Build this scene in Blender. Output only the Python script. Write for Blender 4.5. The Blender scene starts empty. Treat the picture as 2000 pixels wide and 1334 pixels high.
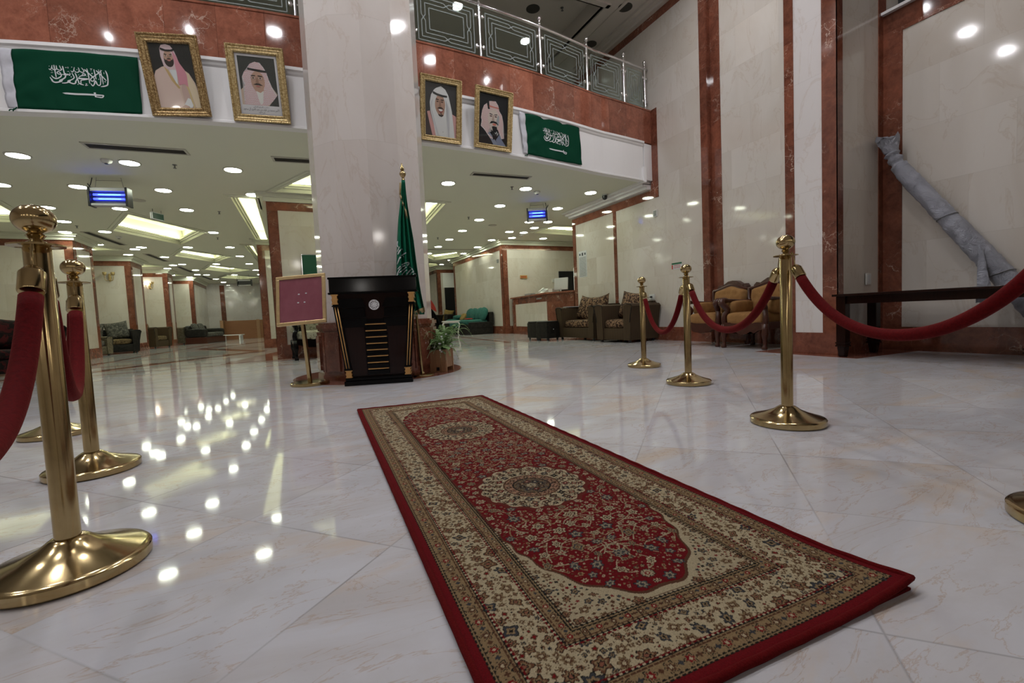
import bpy, bmesh, math, random
import numpy as np
from mathutils import Vector, Matrix
from mathutils.geometry import tessellate_polygon

R = math.radians
sc = bpy.context.scene
col = sc.collection

# ------------------------------------------------------------------ camera
CF, CP, CR, CY, CH = 889.6, R(3.40), R(2.67), R(25.56), 0.62     # focal (px), pitch, roll, yaw, height
_f0 = np.array([math.sin(CY), math.cos(CY), 0]); _r0 = np.array([math.cos(CY), -math.sin(CY), 0]); _u0 = np.array([0, 0, 1.])
_f = _f0*math.cos(CP) - _u0*math.sin(CP); _u = _u0*math.cos(CP) + _f0*math.sin(CP)
_r = _r0*math.cos(CR) - _u*math.sin(CR); _uu = _u*math.cos(CR) + _r0*math.sin(CR)
cam_d = bpy.data.cameras.new('camera'); cam = bpy.data.objects.new('camera', cam_d); col.objects.link(cam)
cam_d.sensor_fit = 'HORIZONTAL'; cam_d.sensor_width = 36.0; cam_d.lens = CF/2000*36.0
cam_d.clip_start = 0.02; cam_d.clip_end = 100
m = Matrix.Identity(4)
for i in range(3):
    m[i][0] = _r[i]; m[i][1] = _uu[i]; m[i][2] = -_f[i]
m[2][3] = CH
cam.matrix_world = m
sc.camera = cam

# ------------------------------------------------------------------ world, exposure
w = bpy.data.worlds.new('world'); sc.world = w; w.use_nodes = True
w.node_tree.nodes['Background'].inputs[0].default_value = (0.5, 0.5, 0.55, 1)
w.node_tree.nodes['Background'].inputs[1].default_value = 0.02
sc.view_settings.view_transform = 'Standard'; sc.view_settings.look = 'None'
sc.view_settings.gamma = 1; sc.view_settings.exposure = EXPOSURE = -0.12
sc.view_settings.use_curve_mapping = False
sc.cycles.use_denoising = True
sc.cycles.max_bounces = 8
sc.cycles.sample_clamp_indirect = 6.0
sc.cycles.caustics_reflective = False; sc.cycles.caustics_refractive = False
L_SOFFIT, L_ATRIUM, L_COVE = 52.0, 262.0, 21.0
L_FILL = 20.0                      # strength of the lamps' glowing faces



# lamps of the tall hall: round fittings in its ceiling (built with their rings further down)
HALL_LAMPS = [(x, y) for y in (2.7, 4.7) for x in (-4.4, -2.5, -0.6, 1.3, 3.2, 5.1)]

def ray(x, y):
    return (x-1000)/CF*_r - (y-667)/CF*_uu + _f
CC = np.array([0, 0, CH])
def at_z(x, y, z=0.0):
    d = ray(x, y); return CC + (z-CH)/d[2]*d
def on_x(x, y, X):
    d = ray(x, y); return CC + X/d[0]*d
def on_y(x, y, Y):
    d = ray(x, y); return CC + Y/d[1]*d
def z_at(px, py, x, y):
    d = ray(px, py); t = (x*d[0]+y*d[1])/(d[0]**2+d[1]**2); return CH + t*d[2]
QC = (0.033, -0.098, 6.264)
def fy(x):                                                       # plan of the curved mezzanine edge
    return QC[0]*x*x + QC[1]*x + QC[2] - (.19*(x-5)/1.35 if x > 5 else 0)
def fs(x): return (fy(x+.01)-fy(x-.01))/.02
def on_curve(px, py, off=0.0):
    d = ray(px, py); lo, hi = 1.0, 20.0
    for _ in range(50):
        mm = (lo+hi)/2
        if mm*d[1] - (fy(mm*d[0])+off) > 0: hi = mm
        else: lo = mm
    return CC + lo*d
rnd = random.Random(7)

# ------------------------------------------------------------------ materials
class G:
    def __init__(s, name):
        s.m = bpy.data.materials.new(name); s.m.use_nodes = True; s.t = s.m.node_tree
        s.b = s.t.nodes['Principled BSDF']
    def n(s, typ, ins=None, **kw):
        nd = s.t.nodes.new(typ)
        for k, v in kw.items(): setattr(nd, k, v)
        for k, v in (ins or {}).items(): s.set(nd.inputs[k], v)
        return nd
    def set(s, inp, v):
        if hasattr(v, 'is_output'): s.t.links.new(v, inp)
        else: inp.default_value = v
    def math(s, op, a, b=None, c=None):
        nd = s.t.nodes.new('ShaderNodeMath'); nd.operation = op
        s.set(nd.inputs[0], a)
        if b is not None: s.set(nd.inputs[1], b)
        if c is not None: s.set(nd.inputs[2], c)
        return nd.outputs[0]
    def ramp(s, f, stops, interp='LINEAR'):
        nd = s.t.nodes.new('ShaderNodeValToRGB'); cr = nd.color_ramp; cr.interpolation = interp
        while len(cr.elements) < len(stops): cr.elements.new(0.5)
        for e, (p, c) in zip(cr.elements, stops):
            e.position = p; e.color = (c, c, c, 1) if isinstance(c, (int, float)) else (*c, 1)
        s.set(nd.inputs[0], f); return nd.outputs[0]
    def mix(s, f, a, b, mode='MIX'):
        nd = s.t.nodes.new('ShaderNodeMix'); nd.data_type = 'RGBA'; nd.blend_type = mode
        s.set(nd.inputs[0], f)
        for i, v in ((6, a), (7, b)):
            s.set(nd.inputs[i], (*v, 1) if isinstance(v, tuple) and len(v) == 3 else v)
        return nd.outputs[2]
    def pos(s): return s.n('ShaderNodeNewGeometry').outputs['Position']
    def obj(s): return s.n('ShaderNodeTexCoord').outputs['Object']
    def sep(s, v):
        nd = s.n('ShaderNodeSeparateXYZ', {0: v}); return nd.outputs
    def comb(s, x=0., y=0., z=0.):
        return s.n('ShaderNodeCombineXYZ', {0: x, 1: y, 2: z}).outputs[0]
    def noise(s, vec, scale, detail=4, rough=.55, dist=0., out=0):
        return s.n('ShaderNodeTexNoise', {'Vector': vec, 'Scale': scale, 'Detail': detail, 'Roughness': rough, 'Distortion': dist}).outputs[out]
    def base(s, c, rough=.5, metal=0., spec=None, coat=None, sheen=None, emit=None, trans=None, alpha=None):
        b = s.b.inputs
        s.set(b['Base Color'], (*c, 1) if isinstance(c, tuple) and len(c) == 3 else c)
        s.set(b['Roughness'], rough); s.set(b['Metallic'], metal)
        if spec is not None: s.set(b['Specular IOR Level'], spec)
        if coat is not None: s.set(b['Coat Weight'], coat[0]); s.set(b['Coat Roughness'], coat[1])
        if sheen is not None: s.set(b['Sheen Weight'], sheen[0]); s.set(b['Sheen Roughness'], .4); s.set(b['Sheen Tint'], (*sheen[1], 1))
        if emit is not None: s.set(b['Emission Color'], (*emit[0], 1)); s.set(b['Emission Strength'], emit[1])
        if trans is not None: s.set(b['Transmission Weight'], trans)
        if alpha is not None: s.set(b['Alpha'], alpha)
        return s
    def bump(s, h, strength=.3, dist=.01):
        nd = s.n('ShaderNodeBump', {'Height': h, 'Strength': strength, 'Distance': dist})
        s.t.links.new(nd.outputs[0], s.b.inputs['Normal']); return s

def plain(name, c, rough=.5, metal=0., var=0.08, scale=8., **kw):
    g = G(name)
    nz = g.noise(g.obj(), scale, 3)
    f = g.math('MULTIPLY_ADD', nz, 2*var, 1-var)
    cc = g.n('ShaderNodeVectorMath', {0: c}, operation='SCALE')
    g.set(cc.inputs[3], f)
    g.base(cc.outputs[0], rough, metal, **kw)
    return g.m

def marble(name, c1, c2, su, sv, tone=.045, rough=.07, flat=False, joint=.22):
    """polished cream slabs; u runs along the wall, v up"""
    g = G(name); P = g.pos(); X, Y, Z = g.sep(P)
    u = g.math('ADD', X, Y)
    iu = g.math('DIVIDE', u, su); iv = g.math('DIVIDE', Z, sv)
    row = g.math('FLOOR', iv); iu = g.math('ADD', iu, g.math('MULTIPLY', row, .37))
    cell = g.comb(g.math('FLOOR', iu), row, 0.)
    wn = g.n('ShaderNodeTexWhiteNoise', {0: cell}, noise_dimensions='3D')
    off = g.n('ShaderNodeVectorMath', {0: wn.outputs['Color'], 1: (30, 30, 30)}, operation='MULTIPLY').outputs[0]
    PP = g.n('ShaderNodeVectorMath', {0: P, 1: off}, operation='ADD').outputs[0]
    mp = g.n('ShaderNodeMapping', {'Vector': PP, 'Rotation': (R(50), R(22), R(40)), 'Scale': (.9, .9, .42)}).outputs[0]
    n1 = g.noise(mp, 1.1, 5, .55, .9)
    n2 = g.noise(mp, 1.9, 7, .6, 1.4)
    vein = g.ramp(g.math('ABSOLUTE', g.math('SUBTRACT', n2, .5)), [(0, 1.), (.016, 0.)])
    c = g.mix(g.ramp(n1, [(.35, 0.), (.7, 1.)]), c1, c2)
    c = g.mix(g.math('MULTIPLY', vein, .28), c, tuple(v*f for v, f in zip(c2, (.78, .66, .55))))
    tn = g.math('MULTIPLY_ADD', wn.outputs['Value'], 2*tone, 1-tone)
    sv_ = g.n('ShaderNodeVectorMath', {0: c}, operation='SCALE'); g.set(sv_.inputs[3], tn); c = sv_.outputs[0]
    fu = g.math('FRACT', iu); fv = g.math('FRACT', iv)
    du = g.math('MULTIPLY', g.math('MINIMUM', fu, g.math('SUBTRACT', 1., fu)), su)
    dv = g.math('MULTIPLY', g.math('MINIMUM', fv, g.math('SUBTRACT', 1., fv)), sv)
    ln = g.ramp(g.math('MINIMUM', du, dv), [(0., 1.), (.0035, 0.)])
    c = g.mix(g.math('MULTIPLY', ln, joint), c, tuple(v*.55 for v in c2))
    g.base(c, rough, spec=.5)
    return g.m

def red_marble(name, c1=(.145, .046, .028), c2=(.325, .120, .074), su=.46, sv=50., veins=.9, rough=.06):
    g = G(name); P = g.pos(); X, Y, Z = g.sep(P)
    iu = g.math('DIVIDE', g.math('ADD', X, g.math('MULTIPLY', Y, .6)), su)
    iv = g.math('FLOOR', g.math('DIVIDE', Z, sv))
    wn = g.n('ShaderNodeTexWhiteNoise', {0: g.comb(g.math('FLOOR', iu), iv, 1.)}, noise_dimensions='3D')
    off = g.n('ShaderNodeVectorMath', {0: wn.outputs['Color'], 1: (20, 20, 20)}, operation='MULTIPLY').outputs[0]
    PP = g.n('ShaderNodeVectorMath', {0: P, 1: off}, operation='ADD').outputs[0]
    n1 = g.noise(PP, 5, 8, .65, .6)
    n3 = g.noise(PP, 28, 4, .6, .4)
    f = g.math('MULTIPLY_ADD', n3, .35, g.math('MULTIPLY', n1, .8))
    c = g.mix(g.ramp(f, [(.32, 0.), (.72, 1.)]), c1, c2)
    wv = g.n('ShaderNodeVectorMath', {0: PP, 1: g.n('ShaderNodeVectorMath', {0: g.noise(PP, 3, 5, .6, 0, 1), 1: (.55, .55, .55)}, operation='MULTIPLY').outputs[0]}, operation='ADD').outputs[0]
    vo = g.n('ShaderNodeTexVoronoi', {'Vector': wv, 'Scale': 1.9}, feature='DISTANCE_TO_EDGE').outputs[0]
    vein = g.ramp(vo, [(0., 1.), (.011, 0.)])
    vo2 = g.n('ShaderNodeTexVoronoi', {'Vector': wv, 'Scale': 6.5}, feature='DISTANCE_TO_EDGE').outputs[0]
    vein2 = g.math('MULTIPLY', g.ramp(vo2, [(0., 1.), (.02, 0.)]), .45)
    msk = g.ramp(g.noise(PP, 2.3, 3, .5), [(.51, 0.), (.62, 1.)])
    v = g.math('MULTIPLY', g.math('MULTIPLY', g.math('MAXIMUM', vein, vein2), msk), veins)
    c = g.mix(v, c, (.55, .40, .32))
    tn = g.math('MULTIPLY_ADD', wn.outputs['Value'], .36, .82)
    s_ = g.n('ShaderNodeVectorMath', {0: c}, operation='SCALE'); g.set(s_.inputs[3], tn); c = s_.outputs[0]
    fu = g.math('FRACT', iu); du = g.math('MULTIPLY', g.math('MINIMUM', fu, g.math('SUBTRACT', 1., fu)), su)
    c = g.mix(g.ramp(du, [(0., .55), (.003, 0.)]), c, (.03, .008, .005))
    g.base(c, rough, spec=.5)
    return g.m

def floor_mat():
    g = G('polished_floor_marble'); P = g.pos(); X, Y, Z = g.sep(P)
    s, c_ = math.sin(R(47.65)), math.cos(R(47.65))
    a = g.math('ADD', g.math('MULTIPLY', X, s), g.math('MULTIPLY', Y, c_))
    b = g.math('SUBTRACT', g.math('MULTIPLY', X, c_), g.math('MULTIPLY', Y, s))
    ia = g.math('DIVIDE', g.math('SUBTRACT', a, .447), .5475); ib = g.math('DIVIDE', g.math('ADD', b, 1.342), .5507)
    wn = g.n('ShaderNodeTexWhiteNoise', {0: g.comb(g.math('FLOOR', ia), g.math('FLOOR', ib), 3.)}, noise_dimensions='3D')
    off = g.n('ShaderNodeVectorMath', {0: wn.outputs['Color'], 1: (25, 25, 25)}, operation='MULTIPLY').outputs[0]
    PP = g.n('ShaderNodeVectorMath', {0: P, 1: off}, operation='ADD').outputs[0]
    mp = g.n('ShaderNodeMapping', {'Vector': PP, 'Rotation': (0, 0, R(-20)), 'Scale': (.55, 1.5, 1)}).outputs[0]
    n1 = g.noise(mp, 2.6, 7, .62, .9)
    n2 = g.noise(mp, 3.6, 8, .62, 1.8)
    n3 = g.noise(P, 60, 3, .6)
    c = g.mix(g.ramp(n1, [(.35, 0.), (.66, 1.)]), (.545, .545, .58), (.48, .46, .465))
    beige = g.ramp(g.noise(mp, 1.5, 6, .66, 1.2), [(.53, 0.), (.72, 1.)])
    c = g.mix(g.math('MULTIPLY', beige, .75), c, (.55, .43, .32))
    vein = g.ramp(g.math('ABSOLUTE', g.math('SUBTRACT', n2, .5)), [(0, 1.), (.012, 0.)])
    c = g.mix(g.math('MULTIPLY', vein, .5), c, (.40, .27, .17))
    c = g.mix(g.math('MULTIPLY', g.ramp(n3, [(.66, 0.), (.74, 1.)]), .25), c, (.35, .33, .32))
    tn = g.math('MULTIPLY_ADD', wn.outputs['Value'], .09, .955)
    s_ = g.n('ShaderNodeVectorMath', {0: c}, operation='SCALE'); g.set(s_.inputs[3], tn); c = s_.outputs[0]
    fa = g.math('FRACT', ia); fb = g.math('FRACT', ib)
    d = g.math('MULTIPLY', g.math('MINIMUM', g.math('MINIMUM', fa, g.math('SUBTRACT', 1., fa)), g.math('MINIMUM', fb, g.math('SUBTRACT', 1., fb))), .549)
    ln = g.ramp(d, [(0., .85), (.0011, .7), (.0020, 0.)])
    jn = g.ramp(g.noise(P, 1.3, 2), [(.42, .15), (.62, .85)])
    c = g.mix(g.math('MULTIPLY', ln, jn), c, (.17, .155, .15))
    g.base(c, g.math('MULTIPLY_ADD', g.noise(P, 7, 3), .02, .045), spec=.15)
    nb = g.noise(P, 3.0, 2, .5)
    g.bump(nb, .02, .01)
    return g.m

M = {}
M['floor'] = floor_mat()
M['wall'] = marble('cream_wall_marble', (.63, .59, .54), (.55, .495, .43), .92, .61)
M['wall_dim'] = M['wall']
M['column'] = marble('column_marble', (.70, .65, .615), (.62, .555, .51), 1.7, 1.25, tone=.03, joint=.25)
M['white_strip'] = marble('pale_pilaster_marble', (.72, .69, .68), (.66, .61, .59), 1.3, .62, tone=.03, joint=.3)
M['red'] = red_marble('red_marble')
M['red_plain'] = red_marble('red_marble_trim', (.075, .024, .015), (.235, .080, .047), su=30., sv=.9, veins=.95)
M['red_floor'] = red_marble('red_floor_inlay', (.16, .055, .036), (.26, .11, .08), su=40., sv=50., veins=.4)
M['ceiling'] = plain('ceiling_paint', (.71, .72, .60), .75, var=.02, scale=1.)
M['hall_ceiling'] = plain('upper_ceiling_paint', (.60, .55, .50), .75, var=.02, scale=1.)
M['white'] = plain('white_gloss_paint', (.82, .81, .81), .42, var=.02, scale=2.)
M['white_trim'] = plain('white_trim_paint', (.66, .64, .64), .4, var=.02)
M['brass'] = None
g = G('polished_brass'); nz = g.noise(g.obj(), 14, 4, .6); g.base(g.mix(nz, (.37, .275, .125), (.56, .43, .23)), g.math('MULTIPLY_ADD', g.noise(g.obj(), 30, 3), .10, .10), 1.0); M['brass'] = g.m
g = G('aged_gold_frame'); v = g.n('ShaderNodeTexVoronoi', {'Vector': g.obj(), 'Scale': 55.}, feature='SMOOTH_F1').outputs[0]
g.base(g.mix(g.ramp(v, [(.15, 1.), (.6, 0.)]), (.42, .30, .13), (.70, .56, .30)), .40, .7); g.bump(v, -.6, .006); M['gold'] = g.m
g = G('aged_gold_dark'); v = g.n('ShaderNodeTexVoronoi', {'Vector': g.obj(), 'Scale': 70.}, feature='SMOOTH_F1').outputs[0]
g.base(g.mix(g.ramp(v, [(.15, 1.), (.6, 0.)]), (.24, .145, .055), (.56, .41, .20)), .42, .7); g.bump(v, -.6, .006); M['gold_dark'] = g.m
M['chrome'] = plain('chrome', (.82, .82, .84), .12, 1.0, var=.03)
M['steel_dark'] = plain('dark_steel', (.20, .20, .20), .35, .7)
g = G('red_velvet'); nz = g.noise(g.obj(), 120, 3, .6); g.base(g.mix(nz, (.05, .0008, .0015), (.145, .003, .0045)), .9, spec=.15, sheen=(.10, (1, .15, .08))); g.bump(nz, .4, .003); M['velvet'] = g.m
g = G('dark_lacquered_wood'); nz = g.noise(g.n('ShaderNodeMapping', {'Vector': g.obj(), 'Scale': (18, 18, 1.2)}).outputs[0], 3, 6, .6, .5)
g.base(g.mix(nz, (.006, .002, .0015), (.022, .007, .0045)), .15, spec=.2); M['lacquer'] = g.m
M['black'] = plain('black_lacquer', (.003, .0028, .003), .10, var=.2, spec=.16)
M['gold_inlay'] = plain('gold_inlay', (.58, .32, .11), .38, .5, var=.2, scale=40.)
M['mahogany'] = None
g = G('carved_mahogany'); nz = g.noise(g.n('ShaderNodeMapping', {'Vector': g.obj(), 'Scale': (8, 8, 3)}).outputs[0], 5, 6, .6, .8)
g.base(g.mix(nz, (.022, .006, .004), (.085, .024, .012)), .3, spec=.4); M['mahogany'] = g.m
def fabric(name, c1, c2, scale=40, rough=.85, thr=(.45, .55), bumpy=.2):
    g = G(name); nz = g.noise(g.obj(), scale, 4, .6, 1.0); fi = g.noise(g.obj(), 400, 2)
    c = g.mix(g.ramp(nz, [(thr[0], 0.), (thr[1], 1.)]), c1, c2); c = g.mix(g.math('MULTIPLY', fi, .2), c, tuple(v*.5 for v in c1))
    g.base(c, rough, spec=.2, sheen=(.04, c2)); g.bump(fi, bumpy, .002); return g.m
M['tan'] = fabric('tan_velour', (.22, .11, .038), (.34, .18, .066), 6, thr=(.3, .7))
M['pattern'] = fabric('dark_floral_brocade', (.035, .018, .012), (.26, .16, .09), 22, thr=(.49, .54))
M['brown_pattern'] = fabric('brown_damask', (.06, .04, .02), (.20, .14, .07), 26, thr=(.45, .55))
M['floral'] = fabric('pale_floral_tapestry', (.36, .35, .26), (.10, .09, .05), 30, thr=(.56, .61))
M['teal'] = fabric('teal_plush', (.018, .085, .075), (.045, .16, .135), 14, thr=(.3, .7))
M['gold_cush'] = fabric('gold_satin', (.20, .13, .04), (.32, .22, .08), 12, thr=(.3, .7))
M['grey_fab'] = fabric('grey_stripe_fabric', (.05, .05, .045), (.16, .15, .13), 18, thr=(.45, .6))
M['dark_fab'] = fabric('dark_leatherette', (.009, .008, .007), (.018, .016, .013), 10, rough=.5)
M['beige_fab'] = fabric('beige_fabric', (.11, .09, .06), (.17, .14, .10), 14)
M['red_fab'] = fabric('red_black_brocade', (.006, .003, .003), (.055, .005, .006), 12, thr=(.5, .56))
g = G('brown_ribbed_fabric'); X, Y, Z = g.sep(g.obj()); st = g.math('SINE', g.math('MULTIPLY', g.math('ADD', X, Y), 210.))
g.base(g.mix(g.math('MULTIPLY_ADD', st, .5, .5), (.034, .022, .012), (.085, .056, .030)), .8, spec=.2); g.bump(st, .3, .004); M['stripe'] = g.m
g = G('flag_green_cloth'); fi = g.noise(g.obj(), 300, 2); g.base(g.mix(fi, (.0008, .036, .017), (.0015, .056, .027)), .8, spec=.12); M['green'] = g.m
M['green_satin'] = plain('green_satin_cloth', (.003, .135, .070), .6, var=.15, scale=20., spec=.2)
M['brass_frame'] = plain('gold_frame_metal', (.78, .58, .30), .28, .75, var=.2, scale=25.)
M['silver_white'] = plain('bright_silver', (.74, .74, .76), .35, .25)
M['flag_white'] = plain('flag_white_print', (.62, .65, .66), .7, var=.04)
M['hem'] = fabric('white_canvas_hem', (.55, .55, .60), (.65, .65, .70), 9, thr=(.3, .7))
g = G('gold_fringe'); fi = g.noise(g.obj(), 90, 3); g.base(g.mix(fi, (.22, .15, .06), (.55, .42, .22)), .7); g.bump(fi, .8, .006); M['fringe'] = g.m
M['red_rim'] = None
g = G('red_rug_pile'); nz = g.noise(g.obj(), 260, 3, .7); g.base(g.mix(nz, (.055, .0015, .002), (.15, .005, .006)), .95, spec=.1, sheen=(.05, (.8, .1, .1))); g.bump(nz, .8, .004); M['rug_red'] = g.m
g = G('rug_pile'); at = g.n('ShaderNodeAttribute', attribute_name='Col'); nz = g.noise(g.obj(), 330, 3, .7)
sv = g.n('ShaderNodeVectorMath', {0: at.outputs['Color']}, operation='SCALE'); g.set(sv.inputs[3], g.math('MULTIPLY_ADD', nz, .9, .55))
g.base(sv.outputs[0], .95, spec=.1); g.bump(nz, .7, .004); M['rug'] = g.m
M['plastic'] = plain('white_plastic', (.62, .62, .60), .4, var=.02)
M['grey_plastic'] = plain('grey_plastic', (.25, .25, .25), .5, var=.05)
M['dark_grille'] = plain('dark_grille', (.045, .042, .035), .6, var=.1)
M['vent_frame'] = plain('vent_frame_paint', (.50, .49, .42), .6, var=.03)
M['black_plastic'] = plain('black_plastic', (.012, .012, .013), .35, var=.1)
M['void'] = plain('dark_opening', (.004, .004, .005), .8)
M['paper'] = plain('paper', (.60, .62, .64), .6, var=.02)
M['ink'] = plain('ink', (.03, .03, .04), .6)
M['green_print'] = plain('green_print', (.01, .12, .05), .5)
M['red_print'] = plain('red_print', (.40, .03, .02), .5)
M['exit_green'] = plain('exit_green', (.006, .035, .02), .5)
M['board_green'] = plain('green_board', (.004, .075, .040), .55, var=.05)
M['maroon'] = None
g = G('maroon_sign_panel'); nz = g.noise(g.n('ShaderNodeMapping', {'Vector': g.obj(), 'Scale': (1, 1, .6)}).outputs[0], 9, 6, .6, .6); g.base(g.mix(nz, (.20, .05, .075), (.29, .10, .125)), .10, coat=(1., .03)); M['maroon'] = g.m
g = G('pine_planks'); nz = g.noise(g.n('ShaderNodeMapping', {'Vector': g.obj(), 'Scale': (20, 20, 2)}).outputs[0], 3, 5, .6, .4); g.base(g.mix(nz, (.27, .135, .065), (.48, .27, .14)), .5); M['pine'] = g.m
g = G('orange_wood_panel'); nz = g.noise(g.n('ShaderNodeMapping', {'Vector': g.pos(), 'Scale': (1, 1, 14)}).outputs[0], 2, 5, .6, .4); g.base(g.mix(nz, (.22, .085, .03), (.33, .14, .055)), .45); M['orange_wood'] = g.m
def leafm(n, a, b):
    g = G(n); nz = g.noise(g.obj(), 30, 3); g.base(g.mix(nz, a, b), .5); return g.m
M['leaf'] = leafm('fern_leaf', (.10, .21, .06), (.28, .42, .16)); M['leaf2'] = leafm('pale_leaf', (.22, .31, .13), (.42, .48, .28)); M['leaf3'] = leafm('blue_green_leaf', (.05, .13, .09), (.20, .32, .24))
M['petal'] = plain('white_petal', (.70, .68, .72), .5)
M['silver'] = plain('silver_plastic', (.45, .45, .47), .4, .5)
g = G('silver_foil_wrap'); nz = g.noise(g.obj(), 9, 7, .7, 1.0); g.base(g.mix(nz, (.30, .31, .36), (.52, .53, .60)), .42, .25); g.bump(nz, 1.0, .06); M['foil'] = g.m
M['glass'] = None
g = G('railing_glass'); tr = g.n('ShaderNodeBsdfTransparent', {0: (.93, .975, .95, 1)}); gl = g.n('ShaderNodeBsdfGlossy', {0: (.9, 1, .96, 1), 'Roughness': .02}); fr = g.n('ShaderNodeFresnel', {0: g.math('MULTIPLY_ADD', g.n('ShaderNodeNewGeometry').outputs['Backfacing'], 1/1.5-1.5, 1.5)})
mx = g.n('ShaderNodeMixShader', {0: fr.outputs[0], 1: tr.outputs[0], 2: gl.outputs[0]}); g.t.links.new(mx.outputs[0], g.t.nodes['Material Output'].inputs[0]); M['glass'] = g.m
g = G('picture_glass'); tr = g.n('ShaderNodeBsdfTransparent', {0: (.97, .98, .97, 1)}); gl = g.n('ShaderNodeBsdfGlossy', {0: (1, 1, 1, 1), 'Roughness': .03}); fr = g.n('ShaderNodeFresnel', {0: g.math('MULTIPLY_ADD', g.n('ShaderNodeNewGeometry').outputs['Backfacing'], 1/1.45-1.45, 1.45)})
mx = g.n('ShaderNodeMixShader', {0: fr.outputs[0], 1: tr.outputs[0], 2: gl.outputs[0]}); g.t.links.new(mx.outputs[0], g.t.nodes['Material Output'].inputs[0]); M['pic_glass'] = g.m
M['etch'] = plain('etched_glass', (.22, .25, .245), .7, var=.02)
def emitter(n, c, s):
    g = G(n); g.base((.8, .8, .8), .4, emit=(c, s)); return g.m
M['lamp_soffit'] = emitter('downlight_lens', (.93, 1.0, .80), L_SOFFIT)
M['lamp_hall'] = emitter('hall_lamp_lens', (.975, .97, 1.0), L_ATRIUM)
M['lamp_fill'] = emitter('fill_globe', (1.0, .95, .90), L_FILL)  # glow of the globes added behind the camera as frontal fill
M['lamp_cove'] = emitter('cove_tube', (1.0, 1.0, .72), L_COVE)
M['lamp_uv'] = emitter('uv_tube', (.01, .025, 1.0), 9.0)
M['lamp_uv_core'] = emitter('uv_tube_core', (.12, .55, 1.0), 6.0)
M['lamp_sconce'] = emitter('sconce_bulb', (1., .86, .66), 25.)
M['led_blue'] = emitter('blue_led', (.05, .1, 1.), 3.)
_flat = {}
def flat(c, rough=.55):
    k = tuple(round(v, 3) for v in c)
    if k not in _flat:
        _flat[k] = plain('print_%d' % len(_flat), k, rough, var=.03)
    return _flat[k]
# ------------------------------------------------------------------ mesh helpers
def bm_new(): return bmesh.new()
def link_mesh(name, bm, mats, parent=None, smooth=False, loc=None, rot=None):
    me = bpy.data.meshes.new(name)
    bmesh.ops.recalc_face_normals(bm, faces=bm.faces) if smooth != 'keep' else None
    bm.to_mesh(me); bm.free()
    if not isinstance(mats, (list, tuple)): mats = [mats]
    for mm in mats: me.materials.append(M[mm] if isinstance(mm, str) else mm)
    if smooth is True: me.shade_smooth()
    elif isinstance(smooth, (int, float)) and smooth is not False and smooth != 'keep':
        me.shade_smooth(); me.set_sharp_from_angle(angle=R(smooth))
    o = bpy.data.objects.new(name, me); col.objects.link(o)
    if parent: o.parent = parent
    if loc is not None: o.location = loc
    if rot is not None: o.rotation_euler = rot
    return o
def tag(o, label=None, cat=None, group=None, kind=None):
    if label: o['label'] = label
    if cat: o['category'] = cat
    if group: o['group'] = group
    if kind: o['kind'] = kind
    return o
def thing(name, label, cat, loc=(0, 0, 0), rotz=0., group=None):
    o = bpy.data.objects.new(name, None); col.objects.link(o); o.location = loc; o.rotation_euler = (0, 0, rotz)
    o.empty_display_size = .1
    return tag(o, label, cat, group)
def struct(name, bm, mats, label=None, smooth=False):
    o = link_mesh(name, bm, mats, smooth=smooth); o['kind'] = 'structure'
    if label: o['label'] = label
    return o
def kids(o): return [c for c in bpy.data.objects if c.parent == o]
def dup(o, loc=None, rotz=None, label=None, group=None, parent=None):
    c = o.copy(); col.objects.link(c)
    if parent is not None: c.parent = parent
    if loc is not None: c.location = loc
    if rotz is not None: c.rotation_euler = (0, 0, rotz)
    if label: c['label'] = label
    if group: c['group'] = group
    for k in kids(o): dup(k, parent=c)
    return c
def box(bm, x0, x1, y0, y1, z0, z1, mi=0, bev=0., mtx=None):
    vs = [bm.verts.new((x, y, z)) for z in (z0, z1) for y in (y0, y1) for x in (x0, x1)]
    fs = [bm.faces.new([vs[i] for i in f]) for f in ((0, 2, 3, 1), (4, 5, 7, 6), (0, 1, 5, 4), (2, 6, 7, 3), (0, 4, 6, 2), (1, 3, 7, 5))]
    for f in fs: f.material_index = mi
    if mtx is not None:
        for v in vs: v.co = mtx @ v.co
    if bev > 0:
        es = list({e for f in fs for e in f.edges})
        r = bmesh.ops.bevel(bm, geom=es, offset=bev, segments=2, affect='EDGES', profile=.6)
        for f in r['faces']: f.material_index = mi
    return vs
def prism(bm, pts, z0, z1, mi=0, mtx=None, cap=True):
    n = len(pts)
    a = [bm.verts.new((p[0], p[1], z0)) for p in pts]; b = [bm.verts.new((p[0], p[1], z1)) for p in pts]
    fs = [bm.faces.new((a[i], a[(i+1) % n], b[(i+1) % n], b[i])) for i in range(n)]
    if cap: fs += [bm.faces.new(a[::-1]), bm.faces.new(b)]
    for f in fs: f.material_index = mi
    if mtx is not None:
        for v in a+b: v.co = mtx @ v.co
    return a+b
def lathe(bm, prof, seg=32, c=(0, 0), mi=0, mtx=None, a0=0.):
    rings = []
    for r, z in prof:
        rr = max(r, 1e-5)
        rings.append([bm.verts.new((c[0]+rr*math.cos(a0+2*math.pi*i/seg), c[1]+rr*math.sin(a0+2*math.pi*i/seg), z)) for i in range(seg)])
    fs = []
    for p, q in zip(rings, rings[1:]):
        for i in range(seg): fs.append(bm.faces.new((p[i], p[(i+1) % seg], q[(i+1) % seg], q[i])))
    fs.append(bm.faces.new(rings[0][::-1])); fs.append(bm.faces.new(rings[-1]))
    for f in fs: f.material_index = mi
    if mtx is not None:
        for rg in rings:
            for v in rg: v.co = mtx @ v.co
    return rings
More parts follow.
